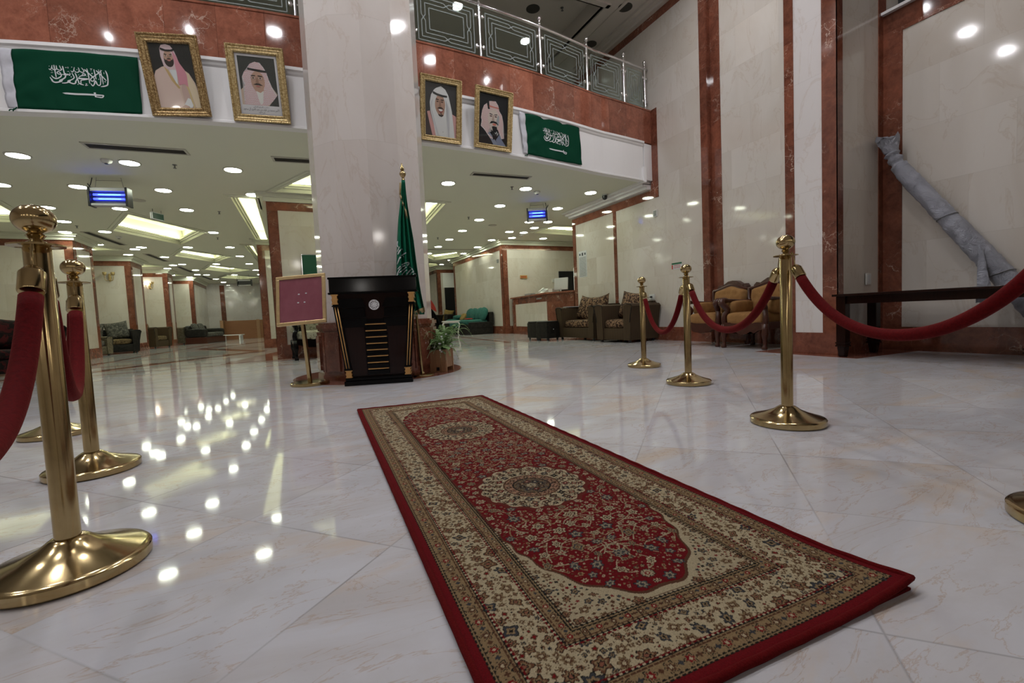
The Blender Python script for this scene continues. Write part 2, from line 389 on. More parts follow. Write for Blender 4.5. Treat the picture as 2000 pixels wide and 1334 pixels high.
def tube(bm, pts, r, seg=10, mi=0, closed=False, caps=True):
    P = [Vector(p) for p in pts]; n = len(P); rs = r if isinstance(r, (list, tuple)) else [r]*n
    rings = []; up = None
    for i in range(n):
        if closed: t = (P[(i+1) % n]-P[i-1])
        else: t = P[min(i+1, n-1)]-P[max(i-1, 0)]
        t.normalize()
        if up is None:
            up = Vector((0, 0, 1)) if abs(t.z) < .9 else Vector((1, 0, 0))
        s = t.cross(up)
        if s.length < 1e-5: s = t.cross(Vector((0, 1, 0)))
        s.normalize(); up = s.cross(t).normalized()
        rings.append([bm.verts.new(P[i]+(s*math.cos(2*math.pi*k/seg)+up*math.sin(2*math.pi*k/seg))*rs[i]) for k in range(seg)])
    fs = []
    m_ = n if closed else n-1
    for i in range(m_):
        p, q = rings[i], rings[(i+1) % n]
        for k in range(seg): fs.append(bm.faces.new((p[k], p[(k+1) % seg], q[(k+1) % seg], q[k])))
    if caps and not closed: fs += [bm.faces.new(rings[0][::-1]), bm.faces.new(rings[-1])]
    for f in fs: f.material_index = mi
    return rings
def cushion(bm, c, size, p=3.0, n=8, mi=0, mtx=None, dip=0.):
    """soft rounded block: superellipsoid on a cube grid"""
    vs = {}
    def V(ix, iy, iz):
        k = (ix, iy, iz)
        if k not in vs:
            q = Vector((2*ix/n-1, 2*iy/n-1, 2*iz/n-1))
            q = Vector([math.copysign(math.sin(abs(a)*math.pi/2), a) for a in q])
            L = (abs(q.x)**p+abs(q.y)**p+abs(q.z)**p)**(1/p)
            q = q/L*max(abs(q.x), abs(q.y), abs(q.z)) / max(abs(q.x), abs(q.y), abs(q.z))
            co = Vector((c[0]+q.x*size[0]/2, c[1]+q.y*size[1]/2, c[2]+q.z*size[2]/2))
            vs[k] = bm.verts.new(mtx @ co if mtx is not None else co)
        return vs[k]
    for a in range(n):
        for b in range(n):
            for s in (0, n):
                for q in (((s, a, b), (s, a+1, b), (s, a+1, b+1), (s, a, b+1)), ((a, s, b), (a+1, s, b), (a+1, s, b+1), (a, s, b+1)), ((a, b, s), (a+1, b, s), (a+1, b+1, s), (a, b+1, s))):
                    f = bm.faces.new([V(*t) for t in q]); f.material_index = mi; f.smooth = True
def spline(pts, k=6):
    P = [Vector(p) for p in pts]; out = []
    for i in range(len(P)-1):
        p0, p1, p2, p3 = P[max(i-1, 0)], P[i], P[i+1], P[min(i+2, len(P)-1)]
        for j in range(k):
            t = j/k
            out.append(.5*((2*p1)+(p2-p0)*t+(2*p0-5*p1+4*p2-p3)*t*t+(3*p1-p0-3*p2+p3)*t**3))
    out.append(P[-1]); return out
def holes_poly(bm, outer, holes, z, mi=0, up=False):
    loops = [[Vector((p[0], p[1], 0)) for p in outer]]+[[Vector((p[0], p[1], 0)) for p in h] for h in holes]
    tri = tessellate_polygon(loops); flatp = [p for l in loops for p in l]
    vs = [bm.verts.new((p.x, p.y, z)) for p in flatp]
    for t in tri:
        try:
            f = bm.faces.new([vs[i] for i in t]); f.material_index = mi
            f.normal_update()
            if (f.normal.z > 0) != up: f.normal_flip()
        except ValueError: pass
def ribbon(bm, pts, w, fn, off, mi=0, taper=True):
    """a flat painted stroke along 2-d pts (u,v), laid on surface fn(u,v,off)"""
    S = spline([(p[0], p[1], 0) for p in pts], 5); n = len(S); prev = None
    for i, p in enumerate(S):
        t = S[min(i+1, n-1)]-S[max(i-1, 0)]
        if t.length < 1e-9: continue
        t.normalize(); s = Vector((-t.y, t.x, 0)); e = min(i, n-1-i)/max(1, n-1)
        ww = w/2*(min(1, .45+e*4) if taper else 1)
        a = bm.verts.new(fn(p.x+s.x*ww, p.y+s.y*ww, off)); b = bm.verts.new(fn(p.x-s.x*ww, p.y-s.y*ww, off))
        if prev: f = bm.faces.new((prev[0], a, b, prev[1])); f.material_index = mi
        prev = (a, b)
def rotm(axis, deg, about=(0, 0, 0)):
    return Matrix.Translation(about) @ Matrix.Rotation(R(deg), 4, axis) @ Matrix.Translation(-Vector(about))
# ================================================================== THE SETTING
SZ = 3.0          # soffit under the mezzanine
HZ = 6.12         # ceiling of the tall hall
WX = 6.35         # right wall
bm = bm_new(); box(bm, -9.2, 11, -6, 30, -.1, 0); struct('floor', bm, 'floor')
# red marble inlays of the floor
n_trim = [0]
def inlay(pts, mat='red_floor', z=.0015, zb=-.02):
    n_trim[0] += 1
    b = bm_new(); prism(b, pts, zb, z); return struct('trim_%d' % n_trim[0], b, mat)
CX, CYY = .92, 5.60
inlay([(CX+.96*math.cos(2*math.pi*i/64), CYY+.96*math.sin(2*math.pi*i/64)) for i in range(64)])
inlay([(5.20, 2.68), (6.32, 2.62), (6.4, 3.90), (5.30, 3.90)])
def strip_line(p, q, w_):
    p, q = Vector(p), Vector(q); d = (q-p).normalized(); s = Vector((-d.y, d.x))*w_/2
    return [(p+s)[:], (q+s)[:], (q-s)[:], (p-s)[:]]
FL = [((-4.3, 8.75), (5.9, 9.12), .07), ((-4.3, 9.45), (-.3, 9.72), .07), ((2.4, 9.75), (5.6, 9.62), .05), ((-4.3, 10.75), (5.0, 10.95), .08), ((-4.2, 12.3), (5.9, 12.5), .08),
      ((-4.2, 15.6), (6.1, 15.8), .08), ((-4.2, 19.8), (6.1, 19.8), .10), ((-3.9, 8.7), (-2.7, 23), .12), ((4.3, 9.2), (5.5, 24), .10),
      ((-3.5, 8.9), (-.75, 12.9), .30), ((-.75, 12.9), (-2.6, 16.8), .30), ((-2.6, 16.8), (-.9, 21), .3)]
for i, (p, q, w_) in enumerate(FL): inlay(strip_line(p, q, w_), z=.0015+.0002*i)
inlay([(-1.15, 9.12), (2.9, 9.15), (2.9, 9.6), (-.2, 9.7), (-.2, 12.6)], z=.0045)

# ---- right wall with its red marble trims
def trims(bm, lst, mi=1):
    for t in lst: box(bm, *t, mi)
bm = bm_new()
box(bm, WX, WX+.4, 5.46, 9.53, 0, HZ); box(bm, WX+.002, WX+.4, 9.53, 15, SZ+.1, HZ)
T = .008
trims(bm, [(WX-T, WX, 5.46, 9.53, 0, .25), (WX-T-.002, WX, 5.46, 5.60, .0, HZ), (WX-T, WX, 7.86, 7.96, .25, 2.70), (WX-T, WX, 9.40, 9.53, .25, 2.70),
           (WX-T-.001, WX, 6.60, 9.53, 2.70, 2.86), (WX-T, WX, 6.60, 6.79, 2.70, 4.33), (WX-T, WX, 5.60, 15, 5.86, 6.0)])
struct('wall_right', bm, ['wall', 'red_plain'])
bm = bm_new()
box(bm, 6.43, 6.75, 3.6, 5.46, 0, HZ)
trims(bm, [(6.43-T, 6.43, 5.27, 5.46, 0, HZ), (6.43-T-.001, 6.43, 3.6, 5.46, 0, .25), (WX, 6.44, 5.452, 5.46, 0, HZ)])
struct('wall_right_recess', bm, ['wall', 'red_plain'])
bm = bm_new()
box(bm, 5.40, 6.9, 2.97, 3.60, 0, HZ)
trims(bm, [(5.40-T, 5.40, 3.43, 3.54, .25, HZ), (5.40-T, 5.40, 2.97-T, 3.12, .25, HZ), (5.40-T-.001, 5.40, 2.97-T, 3.60, 0, .25),
           (5.40-T, 5.50, 2.97-T, 2.97, 0, HZ), (5.40, 6.35, 2.97-T-.001, 2.97, 0, .27), (6.20, 6.35, 2.97-T, 2.97, .27, HZ)])
box(bm, 5.40-.003, 5.40, 3.12, 3.43, .25, HZ, 2)
struct('wall_pilaster', bm, ['wall', 'red_plain', 'white_strip'])
bm = bm_new()
box(bm, 6.30, 6.7, -5.6, 2.97, 0, 3.80); box(bm, 6.62, 6.75, -5.6, 2.97, 3.8, HZ, 2)
trims(bm, [(6.3-T, 6.3, 2.78, 2.97, .27, 3.80), (6.3-T-.001, 6.3, -5.6, 2.97, 0, .27), (6.3-T-.001, 6.3, -5.6, 2.97, 3.56, 3.80)])
box(bm, 6.24, 6.7, -5.6, 2.965, 3.80, 3.83, 3)
struct('wall_right_bay', bm, ['wall', 'red_plain', 'void', 'white_trim'])
for nm, a in (('wall_left', (-9.4, -9.0, -6, 30, 0, HZ)), ('wall_back', (-9.4, 7, -6.2, -5.8, 0, HZ)), ('wall_upper', (-9.2, WX, 14.6, 15, 4.3, HZ))):
    bm = bm_new(); box(bm, *a); struct(nm, bm, 'wall')
bm = bm_new(); box(bm, -9.2, -6.6, 9.2, 30, 0, SZ+.3); struct('wall_lounge', bm, 'wall')

# ---- ceiling of the hall
bm = bm_new()
p1, p2 = at_z(1121, 72, HZ), at_z(1170, 14, HZ)
tx = (p1[0]+p2[0])/2; ty = p2[1]
tray = [(-8, ty), (tx, ty), (tx, 14), (-8, 14)]
holes_poly(bm, [(-9.4, -6.2), (6.9, -6.2), (6.9, 15), (-9.4, 15)], [tray], HZ)
box(bm, -8.1, tx+.1, ty-.1, 14.1, HZ+.28, HZ+.32)
for a in ((-8.1, -8, ty-.1, 14.1), (tx, tx+.1, ty-.1, 14.1), (-8.1, tx+.1, ty-.1, ty), (-8.1, tx+.1, 14, 14.1)): box(bm, *a, HZ, HZ+.3)
for i, (d, h) in enumerate(((.10, .12), (.17, .08), (.25, .04))): box(bm, WX-d, WX, 5.6, 15, HZ-h, HZ-h+.045, 1)
box(bm, tx+.05, tx+.12, ty-.15, 15, HZ-.03, HZ, 1); box(bm, tx+.30, tx+.36, ty-.4, 15, HZ-.02, HZ, 1); box(bm, -9, tx+.12, ty-.16, ty-.06, HZ-.03, HZ, 1)
struct('ceiling_hall', bm, ['hall_ceiling', 'hall_ceiling'])

# ---- mezzanine: soffit with its openings for the lit coffers
COFF = {
 'A': [(-2.81, 11.62), (-1.80, 13.49), (-2.64, 15.43), (-3.58, 13.52)],
 'B': [(-2.78, 16.5), (-1.71, 17.91), (-2.36, 19.36), (-3.23, 17.76)],
 'C': [(-2.62, 20.42), (-1.44, 21.91), (-2.26, 22.92), (-3.0, 21.73)],
 'C2': [(-2.5, 24.2), (-1.3, 25.2), (-2.1, 26.1), (-2.9, 25.3)],
 'D': [(-.86, 9.72), (-.42, 9.72), (-.42, 15.1), (-.72, 15.1)],
 'E': [(-.12, 9.12), (.42, 7.95), (1.9, 7.95), (2.4, 9.12)],
 'F': [(-1.12, 15.35), (-.86, 15.35), (-.86, 19.3), (-1.0, 19.3)],
 'G': [(-6.2, 11.1), (-4.5, 11.1), (-4.72, 12.85), (-6.2, 12.95)],
 'G2': [(-6.2, 15.95), (-4.72, 15.95), (-4.38, 16.65), (-6.2, 16.85)],
 'G3': [(-6.2, 20.1), (-4.55, 20.1), (-4.12, 20.75), (-6.2, 21.0)],
 'G4': [(-6.0, 23.5), (-4.5, 23.5), (-4.05, 24.1), (-6.0, 24.3)],
 'R1': [(2.5, 9.2), (3.02, 9.2), (3.24, 11.9), (2.5, 11.9)],
 'R2': [(6.62, 10.86), (9.4, 10.7), (9.4, 12.1), (6.55, 11.86)],
 'R3': [(4.61, 16.95), (5.55, 15.95), (6.05, 17.0), (5.38, 18.24)],
 'R4': [(5.05, 19.4), (5.75, 19.25), (6.05, 20.0), (5.75, 20.6)]}
def ccw(p):
    a = sum(p[i][0]*p[(i+1) % len(p)][1]-p[(i+1) % len(p)][0]*p[i][1] for i in range(len(p)))
    return p if a > 0 else p[::-1]
def offset(poly, d):
    P = [Vector(p) for p in poly]; n = len(P); out = []
    for i in range(n):
        a, b, c = P[i-1], P[i], P[(i+1) % n]
        e1 = (b-a).normalized(); e2 = (c-b).normalized(); n1 = Vector((e1.y, -e1.x)); n2 = Vector((e2.y, -e2.x))
        k = (n1+n2); k = k/max(.3, k.length_squared)*2
        out.append((b+k*d)[:])
    return out
for k in COFF: COFF[k] = ccw(COFF[k])
XS = [-9+i*.25 for i in range(int((6.35+9)/.25)+1)]; XS = [x for x in XS if x < 6.3]+[6.34]
outer = [(x, fy(x)+.06) for x in XS]+[(6.34, 9.52), (10.6, 9.52), (10.6, 29.5), (-9, 29.5)]
bm = bm_new(); holes_poly(bm, outer, list(COFF.values()), SZ)
struct('ceiling', bm, 'ceiling')
bm = bm_new()
prism(bm, outer, SZ+.62, 4.28, 0)
struct('mezzanine_floor', bm, 'ceiling')
COFF_LABEL = {'A': 'nearest diamond-shaped lit ceiling coffer, left of the marble column', 'B': 'second diamond-shaped lit coffer back along the left aisle', 'C': 'third diamond-shaped lit coffer back along the left aisle', 'C2': 'farthest small lit coffer, above the back wood-panelled wall',
 'D': 'long narrow lit coffer along the left side of the near clad pillar', 'E': 'lit coffer just behind the column, in front of the near clad pillar', 'F': 'narrow lit coffer beside the farther clad pillar behind the sign', 'G': 'lit coffer at the left edge behind the nearest brass ball',
 'G2': 'lit coffer between the first and second clad pillars on the left', 'G3': 'lit coffer between the second and third clad pillars on the left', 'G4': 'small lit coffer between the third and fourth clad pillars on the left', 'R1': 'lit coffer edge just right of the column, beside the flagpole',
 'R2': 'lit coffer over the reception alcove', 'R3': 'nearer diamond-shaped lit coffer right of the column', 'R4': 'farther diamond-shaped lit coffer right of the column'}
for k, P in COFF.items():
    t = thing('cove_coffer', COFF_LABEL[k], 'ceiling light', (P[0][0], P[0][1], SZ), group='lit coffers under the mezzanine')
    cx, cy = P[0]
    L = lambda q: [(a-cx, b-cy) for a, b in q]
    bm = bm_new()
    lv = [(0, 0), (.0, .035), (-.035, .035), (-.035, .07), (-.07, .07), (-.07, .115), (.13, .118), (.13, .40)]
    rings = [[bm.verts.new((a, b, z)) for a, b in L(offset(P, d))] for d, z in lv]
    for p, q in zip(rings, rings[1:]):
        for i in range(len(P)): bm.faces.new((p[i], p[(i+1) % len(P)], q[(i+1) % len(P)], q[i]))
    bm.faces.new(rings[-1])
    # flat moulding round the opening, under the soffit
    for d0, d1, h in ((.0, .05, .03), (.05, .10, .018)):
        ra = [[bm.verts.new((a, b, z)) for a, b in L(offset(P, d))] for d, z in ((d0, 0), (d0, -h), (d1, -h), (d1, 0))]
        for p, q in zip(ra, ra[1:]):
            for i in range(len(P)): bm.faces.new((p[i], p[(i+1) % len(P)], q[(i+1) % len(P)], q[i]))
    link_mesh('recess', bm, 'ceiling', t)
    bm = bm_new(); O = L(offset(P, .07)); n = len(O)
    for i in range(n):
        a, b = Vector((*O[i], .145)), Vector((*O[(i+1) % n], .145)); d = (b-a).normalized()*.06
        tube(bm, [a+d, b-d], .014, 6)
    link_mesh('tube_light', bm, 'lamp_cove', t, smooth=True)

def curve_band(bm, prof, x0, x1, mi=0, n=60):
    """prof: list of (offset towards the hall, z)"""
    xs = [x0+(x1-x0)*i/n for i in range(n+1)]
    rows = []
    for x in xs:
        s = fs(x); L = math.hypot(1, s); nx, ny = s/L, -1/L
        rows.append([bm.verts.new((x+nx*o, fy(x)+ny*o, z)) for o, z in prof])
    for a, b in zip(rows, rows[1:]):
        for i in range(len(prof)-1):
            f = bm.faces.new((a[i], a[i+1], b[i+1], b[i])); f.material_index = mi
    for rr in (rows[0], rows[-1]):
        f = bm.faces.new(rr); f.material_index = mi
bm = bm_new()
curve_band(bm, [(-.08, SZ-.005), (.045, SZ-.005), (.045, SZ+.02), (.02, SZ+.035), (.02, 3.62), (.035, 3.64), (.04, 3.665), (.06, 3.68), (.06, 3.715), (-.08, 3.715)], -9, 6.10)
# panel mouldings and the stepped end by the wall
box(bm, 6.07, 6.13, fy(6.1)-.07, fy(6.1)+.1, SZ-.03, 3.25, 0)
curve_band(bm, [(-.08, SZ+.03), (.03, SZ+.03), (.03, 3.69), (-.08, 3.69)], 6.12, 6.345, 0, 6)
for d, h in ((.30, .035), (.20, .07), (.11, .12)): box(bm, WX-d, WX-.009, 6.80, 9.53, SZ-h, SZ-h+.05, 0)
struct('trim_fascia', bm, 'white')
bm = bm_new()
curve_band(bm, [(-.08, 3.715), (.03, 3.715), (.03, 4.30), (.04, 4.305), (.04, 4.33), (-.10, 4.33)], -9, 6.345)
struct('wall_parapet', bm, 'red')

# ---- great column
bm = bm_new()
ax = math.atan2(-CYY, -CX)       # a corner of the shaft turns towards the hall
def ngon(r, n=12, a=0.): return [(CX+r*math.cos(ax+a+2*math.pi*i/n), CYY+r*math.sin(ax+a+2*math.pi*i/n)) for i in range(n)]
prism(bm, ngon(.635), .55, HZ, 0)
struct('pillar_shaft', bm, 'column', 'tall twelve-sided pale marble column')
bm = bm_new()
prism(bm, ngon(.66), 0, .60, 0)
for r, z0, z1 in ((.70, 0, .05), (.685, .05, .08), (.675, .53, .56), (.69, .56, .60), (.665, .60, .62)): prism(bm, ngon(r), z0, z1, 0)
for i in range(12):
    a = ax+math.pi/12+2*math.pi*i/12; rr = .66*math.cos(math.pi/12)
    mt = Matrix.Translation((CX, CYY, 0)) @ Matrix.Rotation(a, 4, 'Z')
    hw = .66*math.sin(math.pi/12)
    box(bm, rr-.01, rr+.030, -hw*.80, hw*.80, .08, .52, 0, mtx=mt)
    box(bm, rr, rr+.050, -hw*.58, hw*.58, .10, .48, 0, mtx=mt)
    box(bm, rr-.01, rr+.042, -hw*.16, hw*.16, .08, .52, 0, mtx=mt @ Matrix.Rotation(math.pi/12, 4, 'Z') @ Matrix.Translation((.0, 0, 0)))
struct('pillar_base', bm, 'red_plain', 'fluted red marble foot of the column')

# ---- clad blocks and lounge walls under the mezzanine
def clad(name, x0, x1, y0, y1, st=.16, faces='SEW', top=2.86, door=None):
    bm = bm_new(); box(bm, x0, x1, y0, y1, 0, SZ)
    T = .008
    for f in faces:
        if f == 'S':
            for a, b in ((x0-T, x0+st), (x1-st, x1+T)): box(bm, a, b, y0-T, y0, 0, top, 1)
            box(bm, x0-T, x1+T, y0-T-.001, y0, 0, .25, 1); box(bm, x0-T, x1+T, y0-T-.001, y0, top-.15, top, 1)
        if f in 'EW':
            xa, xb = (x1, x1+T) if f == 'E' else (x0-T, x0)
            for a, b in ((y0-T, y0+st), (y1-st, y1+T)): box(bm, xa, xb, a, b, 0, top, 1)
            e = .001 if f == 'E' else -.001
            box(bm, min(xa, xa+e), max(xb, xb+e), y0-T, y1+T, 0, .25, 1); box(bm, min(xa, xa+e), max(xb, xb+e), y0-T, y1+T, top-.15, top, 1)
    for d, h in ((.17, .03), (.11, .07), (.05, SZ-top)):
        box(bm, x0-d, x1+d, y0-d, y1+d, SZ-h, SZ-.001, 2)
    return struct(name, bm, ['wall', 'red_plain', 'ceiling'])
clad('pillar', -6.6, -4.58, 14.34, 15.5)
clad('pillar', -6.6, -4.50, 18.3, 19.5)
clad('pillar', -6.6, -4.30, 22.0, 22.85)
clad('pillar', -6.6, -4.02, 25.4, 29.4, faces='SE')
clad('pillar', -.28, 2.25, 9.42, 10.4, st=.17)
clad('pillar', -.74, 2.0, 14.45, 15.3, st=.17)
clad('wall_block', 6.2, 10.6, 13.4, 18.3, faces='SW', st=.17)
clad('wall_block', 6.2, 10.6, 20.7, 24.4, faces='SW')
clad('wall_block', 6.3, 10.6, 26.0, 29.4, faces='SW')
bm = bm_new(); box(bm, 9.9, 10.6, 9.5, 13.4, 0, SZ); struct('wall_reception', bm, 'wall')
bm = bm_new(); box(bm, 8.6, 10.6, 18.3, 20.7, 0, SZ); box(bm, 8.6, 10.6, 24.4, 26, 0, SZ); struct('wall_corridor', bm, 'wall')
bm = bm_new(); box(bm, WX+.4, 10.6, 9.1, 9.53, 0, SZ); struct('wall_alcove', bm, 'wall')
bm = bm_new(); box(bm, -4.2, 10.6, 29.0, 29.4, 0, SZ+.2); box(bm, -3.42, -3.2, 28.98, 29, .97, SZ-.1, 1)
struct('wall_far', bm, ['white_strip', 'red_plain'])
# doors
pd = on_x(413.5, 617, -4.02)
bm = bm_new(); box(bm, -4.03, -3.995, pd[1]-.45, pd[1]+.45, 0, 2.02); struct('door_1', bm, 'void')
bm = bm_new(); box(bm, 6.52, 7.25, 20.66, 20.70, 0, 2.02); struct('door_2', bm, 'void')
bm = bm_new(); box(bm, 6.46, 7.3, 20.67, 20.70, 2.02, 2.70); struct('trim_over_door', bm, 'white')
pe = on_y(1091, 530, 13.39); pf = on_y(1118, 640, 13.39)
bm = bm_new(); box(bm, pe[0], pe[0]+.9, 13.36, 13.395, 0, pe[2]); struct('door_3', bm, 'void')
# wood-panelled low wall in front of the far wall
bm = bm_new(); box(bm, -3.25, 2.2, 28.1, 28.2, 0, .97); struct('wall_low_panelled', bm, 'orange_wood')
bm = bm_new(); box(bm, -1.75, -1.6, 28.07, 28.1, 0, 1.0); box(bm, -3.34, -3.2, 27.4, 28.25, 0, 1.0)
struct('trim_low_wall', bm, 'pine')
# ================================================================== CEILING FITTINGS
L_PX = [(35,303),(252.8,317.5),(153,364),(0,360),(91.5,404.5),(234,407),(124.5,432),(318.7,371),(364.6,409.5),(494.3,379.8),(455,331.3),(416,453.7),(366.8,482.6),(449,482.6),(321,501.6),(468.3,500),(338,517.5),(355.6,516),(327,524),(422.4,515.4),(486.7,515),(499.8,527.3),(382,527.3),(385.3,536),(403.4,536.5),(370.2,541),(508,535.8),(457.8,536.5),(421.6,544.7),(436.5,551),(456,555),(489,554.4),(204.6,452),(191,476.7),(171,485.8),(276,482.6),(263.4,486.4),(250.4,496.9),(127,452.6),(269.7,518),(335.8,537)]
R_PX = [(875.2,357.4),(843.5,395.2),(1026.7,368),(976.5,401.4),(1089,406.6),(936,428.8),(903.2,450.2),(994.7,452.3),(877.6,467.4),(960.3,468.6),(856,481.6),(932.3,482.4),(836.8,494.6),(905.8,494.7),(879.7,507.7),(861.6,516.3),(1060.8,465.4),(1033.6,433),(1070,433),(1043.7,444.5),(1022.9,453.8),(1000,464),(1153.5,376),(842.8,525.4)]
def downlight(x, y, z, r, lens, label, group, proto=[None, None]):
    k = 0 if lens == 'lamp_soffit' else 1
    if proto[k] is not None:
        return dup(proto[k], loc=(x, y, z), label=label, group=group)
    t = thing('downlight', label, 'downlight', (x, y, z), group=group)
    bm = bm_new(); prof = [(r*1.18, 0), (r*1.18, -.006), (r*1.02, -.012), (r*.98, -.010), (r*.98, 0)]
    lathe(bm, prof, 28); link_mesh('ring', bm, 'vent_frame', t, smooth=30)
    bm = bm_new(); lathe(bm, [(.001, -.0125), (r*.96, -.0125), (r*.96, -.002)], 20); link_mesh('lens', bm, lens, t)
    proto[k] = t; return t
ORD = ['first', 'second', 'third', 'fourth', 'fifth', 'sixth', 'seventh', 'eighth', 'ninth', 'tenth', 'eleventh', 'twelfth', 'thirteenth', 'fourteenth', 'fifteenth', 'sixteenth', 'seventeenth']
for px_, side in ((L_PX, 'left'), (R_PX, 'right')):
    bands = {}
    for p in px_:
        q = at_z(*p, SZ); bands.setdefault(round((q[1]-8.1)/1.45), []).append((p[0], q[0], q[1]))
    for bi, bk in enumerate(sorted(bands)):
        for i, (_, x, y) in enumerate(sorted(bands[bk])):
            downlight(x, y, SZ, .115, 'lamp_soffit', 'round downlight %s of the column, %s from the left in the %s row back' % (side, ORD[i], ORD[bi]), 'downlights %s of the column' % side)
# lounge lamps the column hides, and those in front of the frame edge, keep the same grid
for x, y in ((.9, 7.5), (3.0, 12.3), (3.1, 14.8), (3.2, 17.5), (3.3, 21), (1, 12.3), (1, 18), (1, 22), (4.5, 8.0-.1+.0)):
    if (x, y) != (4.5, 7.9): downlight(x, y, SZ, .115, 'lamp_soffit', 'round downlight in the lounge ceiling hidden behind the marble column', 'downlights behind the column')
for x, y in HALL_LAMPS:
    downlight(x, y, HZ, .11, 'lamp_hall', 'round lamp in the high hall ceiling', 'lamps of the hall ceiling')

# globe lamps added unseen behind the camera to light the fascia from the front
wl0 = None
for x in (-6.5, -4.2, -1.9, .4, 2.7, 5.0):
    if wl0 is None:
        wl0 = thing('added_globe_lamp', 'round globe lamp added behind the camera for frontal light', 'wall lamp', (x, -5.8, 3.5), group='globe lamps added behind the camera')
        bm = bm_new(); lathe(bm, [(.07, 0), (.07, .02), (.02, .03), (.02, .08)], 20, mtx=Matrix.Rotation(R(-90), 4, 'X')); link_mesh('bracket', bm, 'brass', wl0, smooth=40)
        bm = bm_new(); bmesh.ops.create_uvsphere(bm, u_segments=16, v_segments=10, radius=.15, matrix=Matrix.Translation((0, .22, 0))); link_mesh('globe', bm, 'lamp_fill', wl0, smooth=True)
    else: dup(wl0, loc=(x, -5.8, 3.5))

# linear air diffusers
def diffuser(c, d, L, wdt, label):
    a = math.atan2(d[1], d[0]); t = thing('air_vent', label, 'air vent', (c[0], c[1], SZ), a, 'long air vents in the soffit')
    bm = bm_new()
    for x0, x1, y0, y1 in ((-L/2-.03, L/2+.03, -wdt/2-.03, -wdt/2), (-L/2-.03, L/2+.03, wdt/2, wdt/2+.03), (-L/2-.03, -L/2, -wdt/2, wdt/2), (L/2, L/2+.03, -wdt/2, wdt/2)): box(bm, x0, x1, y0, y1, -.012, 0)
    link_mesh('frame', bm, 'vent_frame', t)
    bm = bm_new(); box(bm, -L/2, L/2, -wdt/2, wdt/2, -.004, 0)
    for i in range(4): y = -wdt/2+wdt*(i+.5)/4; box(bm, -L/2, L/2, y-.004, y+.004, -.010, -.004)
    link_mesh('slats', bm, 'dark_grille', t)
def diff_px(a, b, wdt, label, L=None):
    p, q = at_z(*a, SZ), at_z(*b, SZ); d = (q-p)[:2]; diffuser((p+q)[:2]/2, d, L or float(np.hypot(*d)), wdt, label)
diff_px((169, 283), (362, 296.5), .16, 'longest dark air vent slot in the soffit under the green flag and the first portrait')
diff_px((536, 310), (640, 316), .16, 'dark air vent slot cut off by the left side of the column')
diff_px((924, 339), (1032, 347), .12, 'dark air vent slot in the soffit under the two right-hand portraits')
for i, (a, b) in enumerate((((167, 452.6), (240, 478)), ((286.5, 495.6), (324, 510)), ((348.6, 520.8), (375.7, 531.5)), ((394, 539), (414, 546)))):
    diff_px(a, b, .13, 'narrow lengthwise air vent along the left aisle, %s' % ['nearest of the four', 'second of the four from the hall', 'third of the four from the hall', 'farthest of the four'][i])
diff_px((833, 487), (939, 487), .05, 'nearer thin cross slot in the ceiling right of the column')
diff_px((830, 512), (885, 512), .05, 'farther thin cross slot in the ceiling right of the column')
def smoke(x, y, z, label, on=False):
    t = thing('smoke_detector', label, 'smoke detector', (x, y, z))
    bm = bm_new(); lathe(bm, [(.065, 0), (.065, -.015), (.055, -.035), (.03, -.05), (.028, -.052)], 24); link_mesh('housing', bm, 'plastic', t, smooth=40)
    bm = bm_new(); lathe(bm, [(.027, -.05), (.027, -.058), (.015, -.062)], 16); link_mesh('sensor', bm, 'black_plastic', t, smooth=40)
q = at_z(208, 312, SZ); smoke(q[0], q[1], SZ, 'white smoke detector beside the left blue insect lamp')
q = at_z(1049, 374, SZ); smoke(q[0], q[1], SZ, 'white smoke detector above the right blue insect lamp')
q = at_z(232, 462, SZ); smoke(q[0], q[1], SZ, 'small smoke detector far back over the left aisle')
q = at_z(1018.5, 458, SZ); smoke(q[0], q[1], SZ, 'small smoke detector in the ceiling near the reception alcove')
def sprinkler(px, label, z=SZ):
    q = at_z(*px, z); bm = bm_new(); lathe(bm, [(.03, 0), (.03, -.006), (.010, -.010), (.010, -.045), (.022, -.047), (.022, -.052)], 12)
    o = link_mesh('sprinkler_head', bm, 'steel_dark', None, smooth=40, loc=(q[0], q[1], z)); tag(o, label, 'sprinkler', 'sprinkler heads')
for px, lb in (((341, 322), 'sprinkler head in front of the left blue insect lamp, near the first portrait'), ((1000, 365), 'sprinkler head under the fourth portrait'), ((428, 413), 'sprinkler head left of the long pillar coffer'),
               ((425, 464), 'sprinkler head beyond the nearest diamond coffer'), ((915, 424), 'sprinkler head in the middle of the ceiling right of the column'), ((855, 464), 'sprinkler head close to the right edge of the column'), ((150, 441), 'sprinkler head above the left brass posts')):
    sprinkler(px, lb)
def speaker_grille(px, z, r, label, m_='dark_grille'):
    q = at_z(*px, z); bm = bm_new(); lathe(bm, [(r, 0), (r, -.008), (r*.9, -.012), (.001, -.012)], 24)
    tag(link_mesh('ceiling_speaker', bm, m_, None, smooth=40, loc=(q[0], q[1], z)), label, 'ceiling speaker')
speaker_grille((270, 391), SZ, .11, 'round flush speaker grille right of the left blue insect lamp', 'vent_frame')
speaker_grille((962, 440), SZ, .11, 'round flush speaker grille in the ceiling right of the column', 'vent_frame')
speaker_grille((1041, 17), HZ+.28, .13, 'dark round ceiling speaker at the top, above the third glass panel')
speaker_grille((1221, 14), HZ, .13, 'dark round ceiling speaker beside the upper red wall band')
speaker_grille((1154, 86), HZ, .12, 'dark round ceiling speaker just behind a railing post finial')
q = at_z(1098, 15, HZ+.28); bm = bm_new(); lathe(bm, [(.03, 0), (.03, -.006), (.010, -.01), (.010, -.05), (.024, -.052), (.024, -.057)], 12)
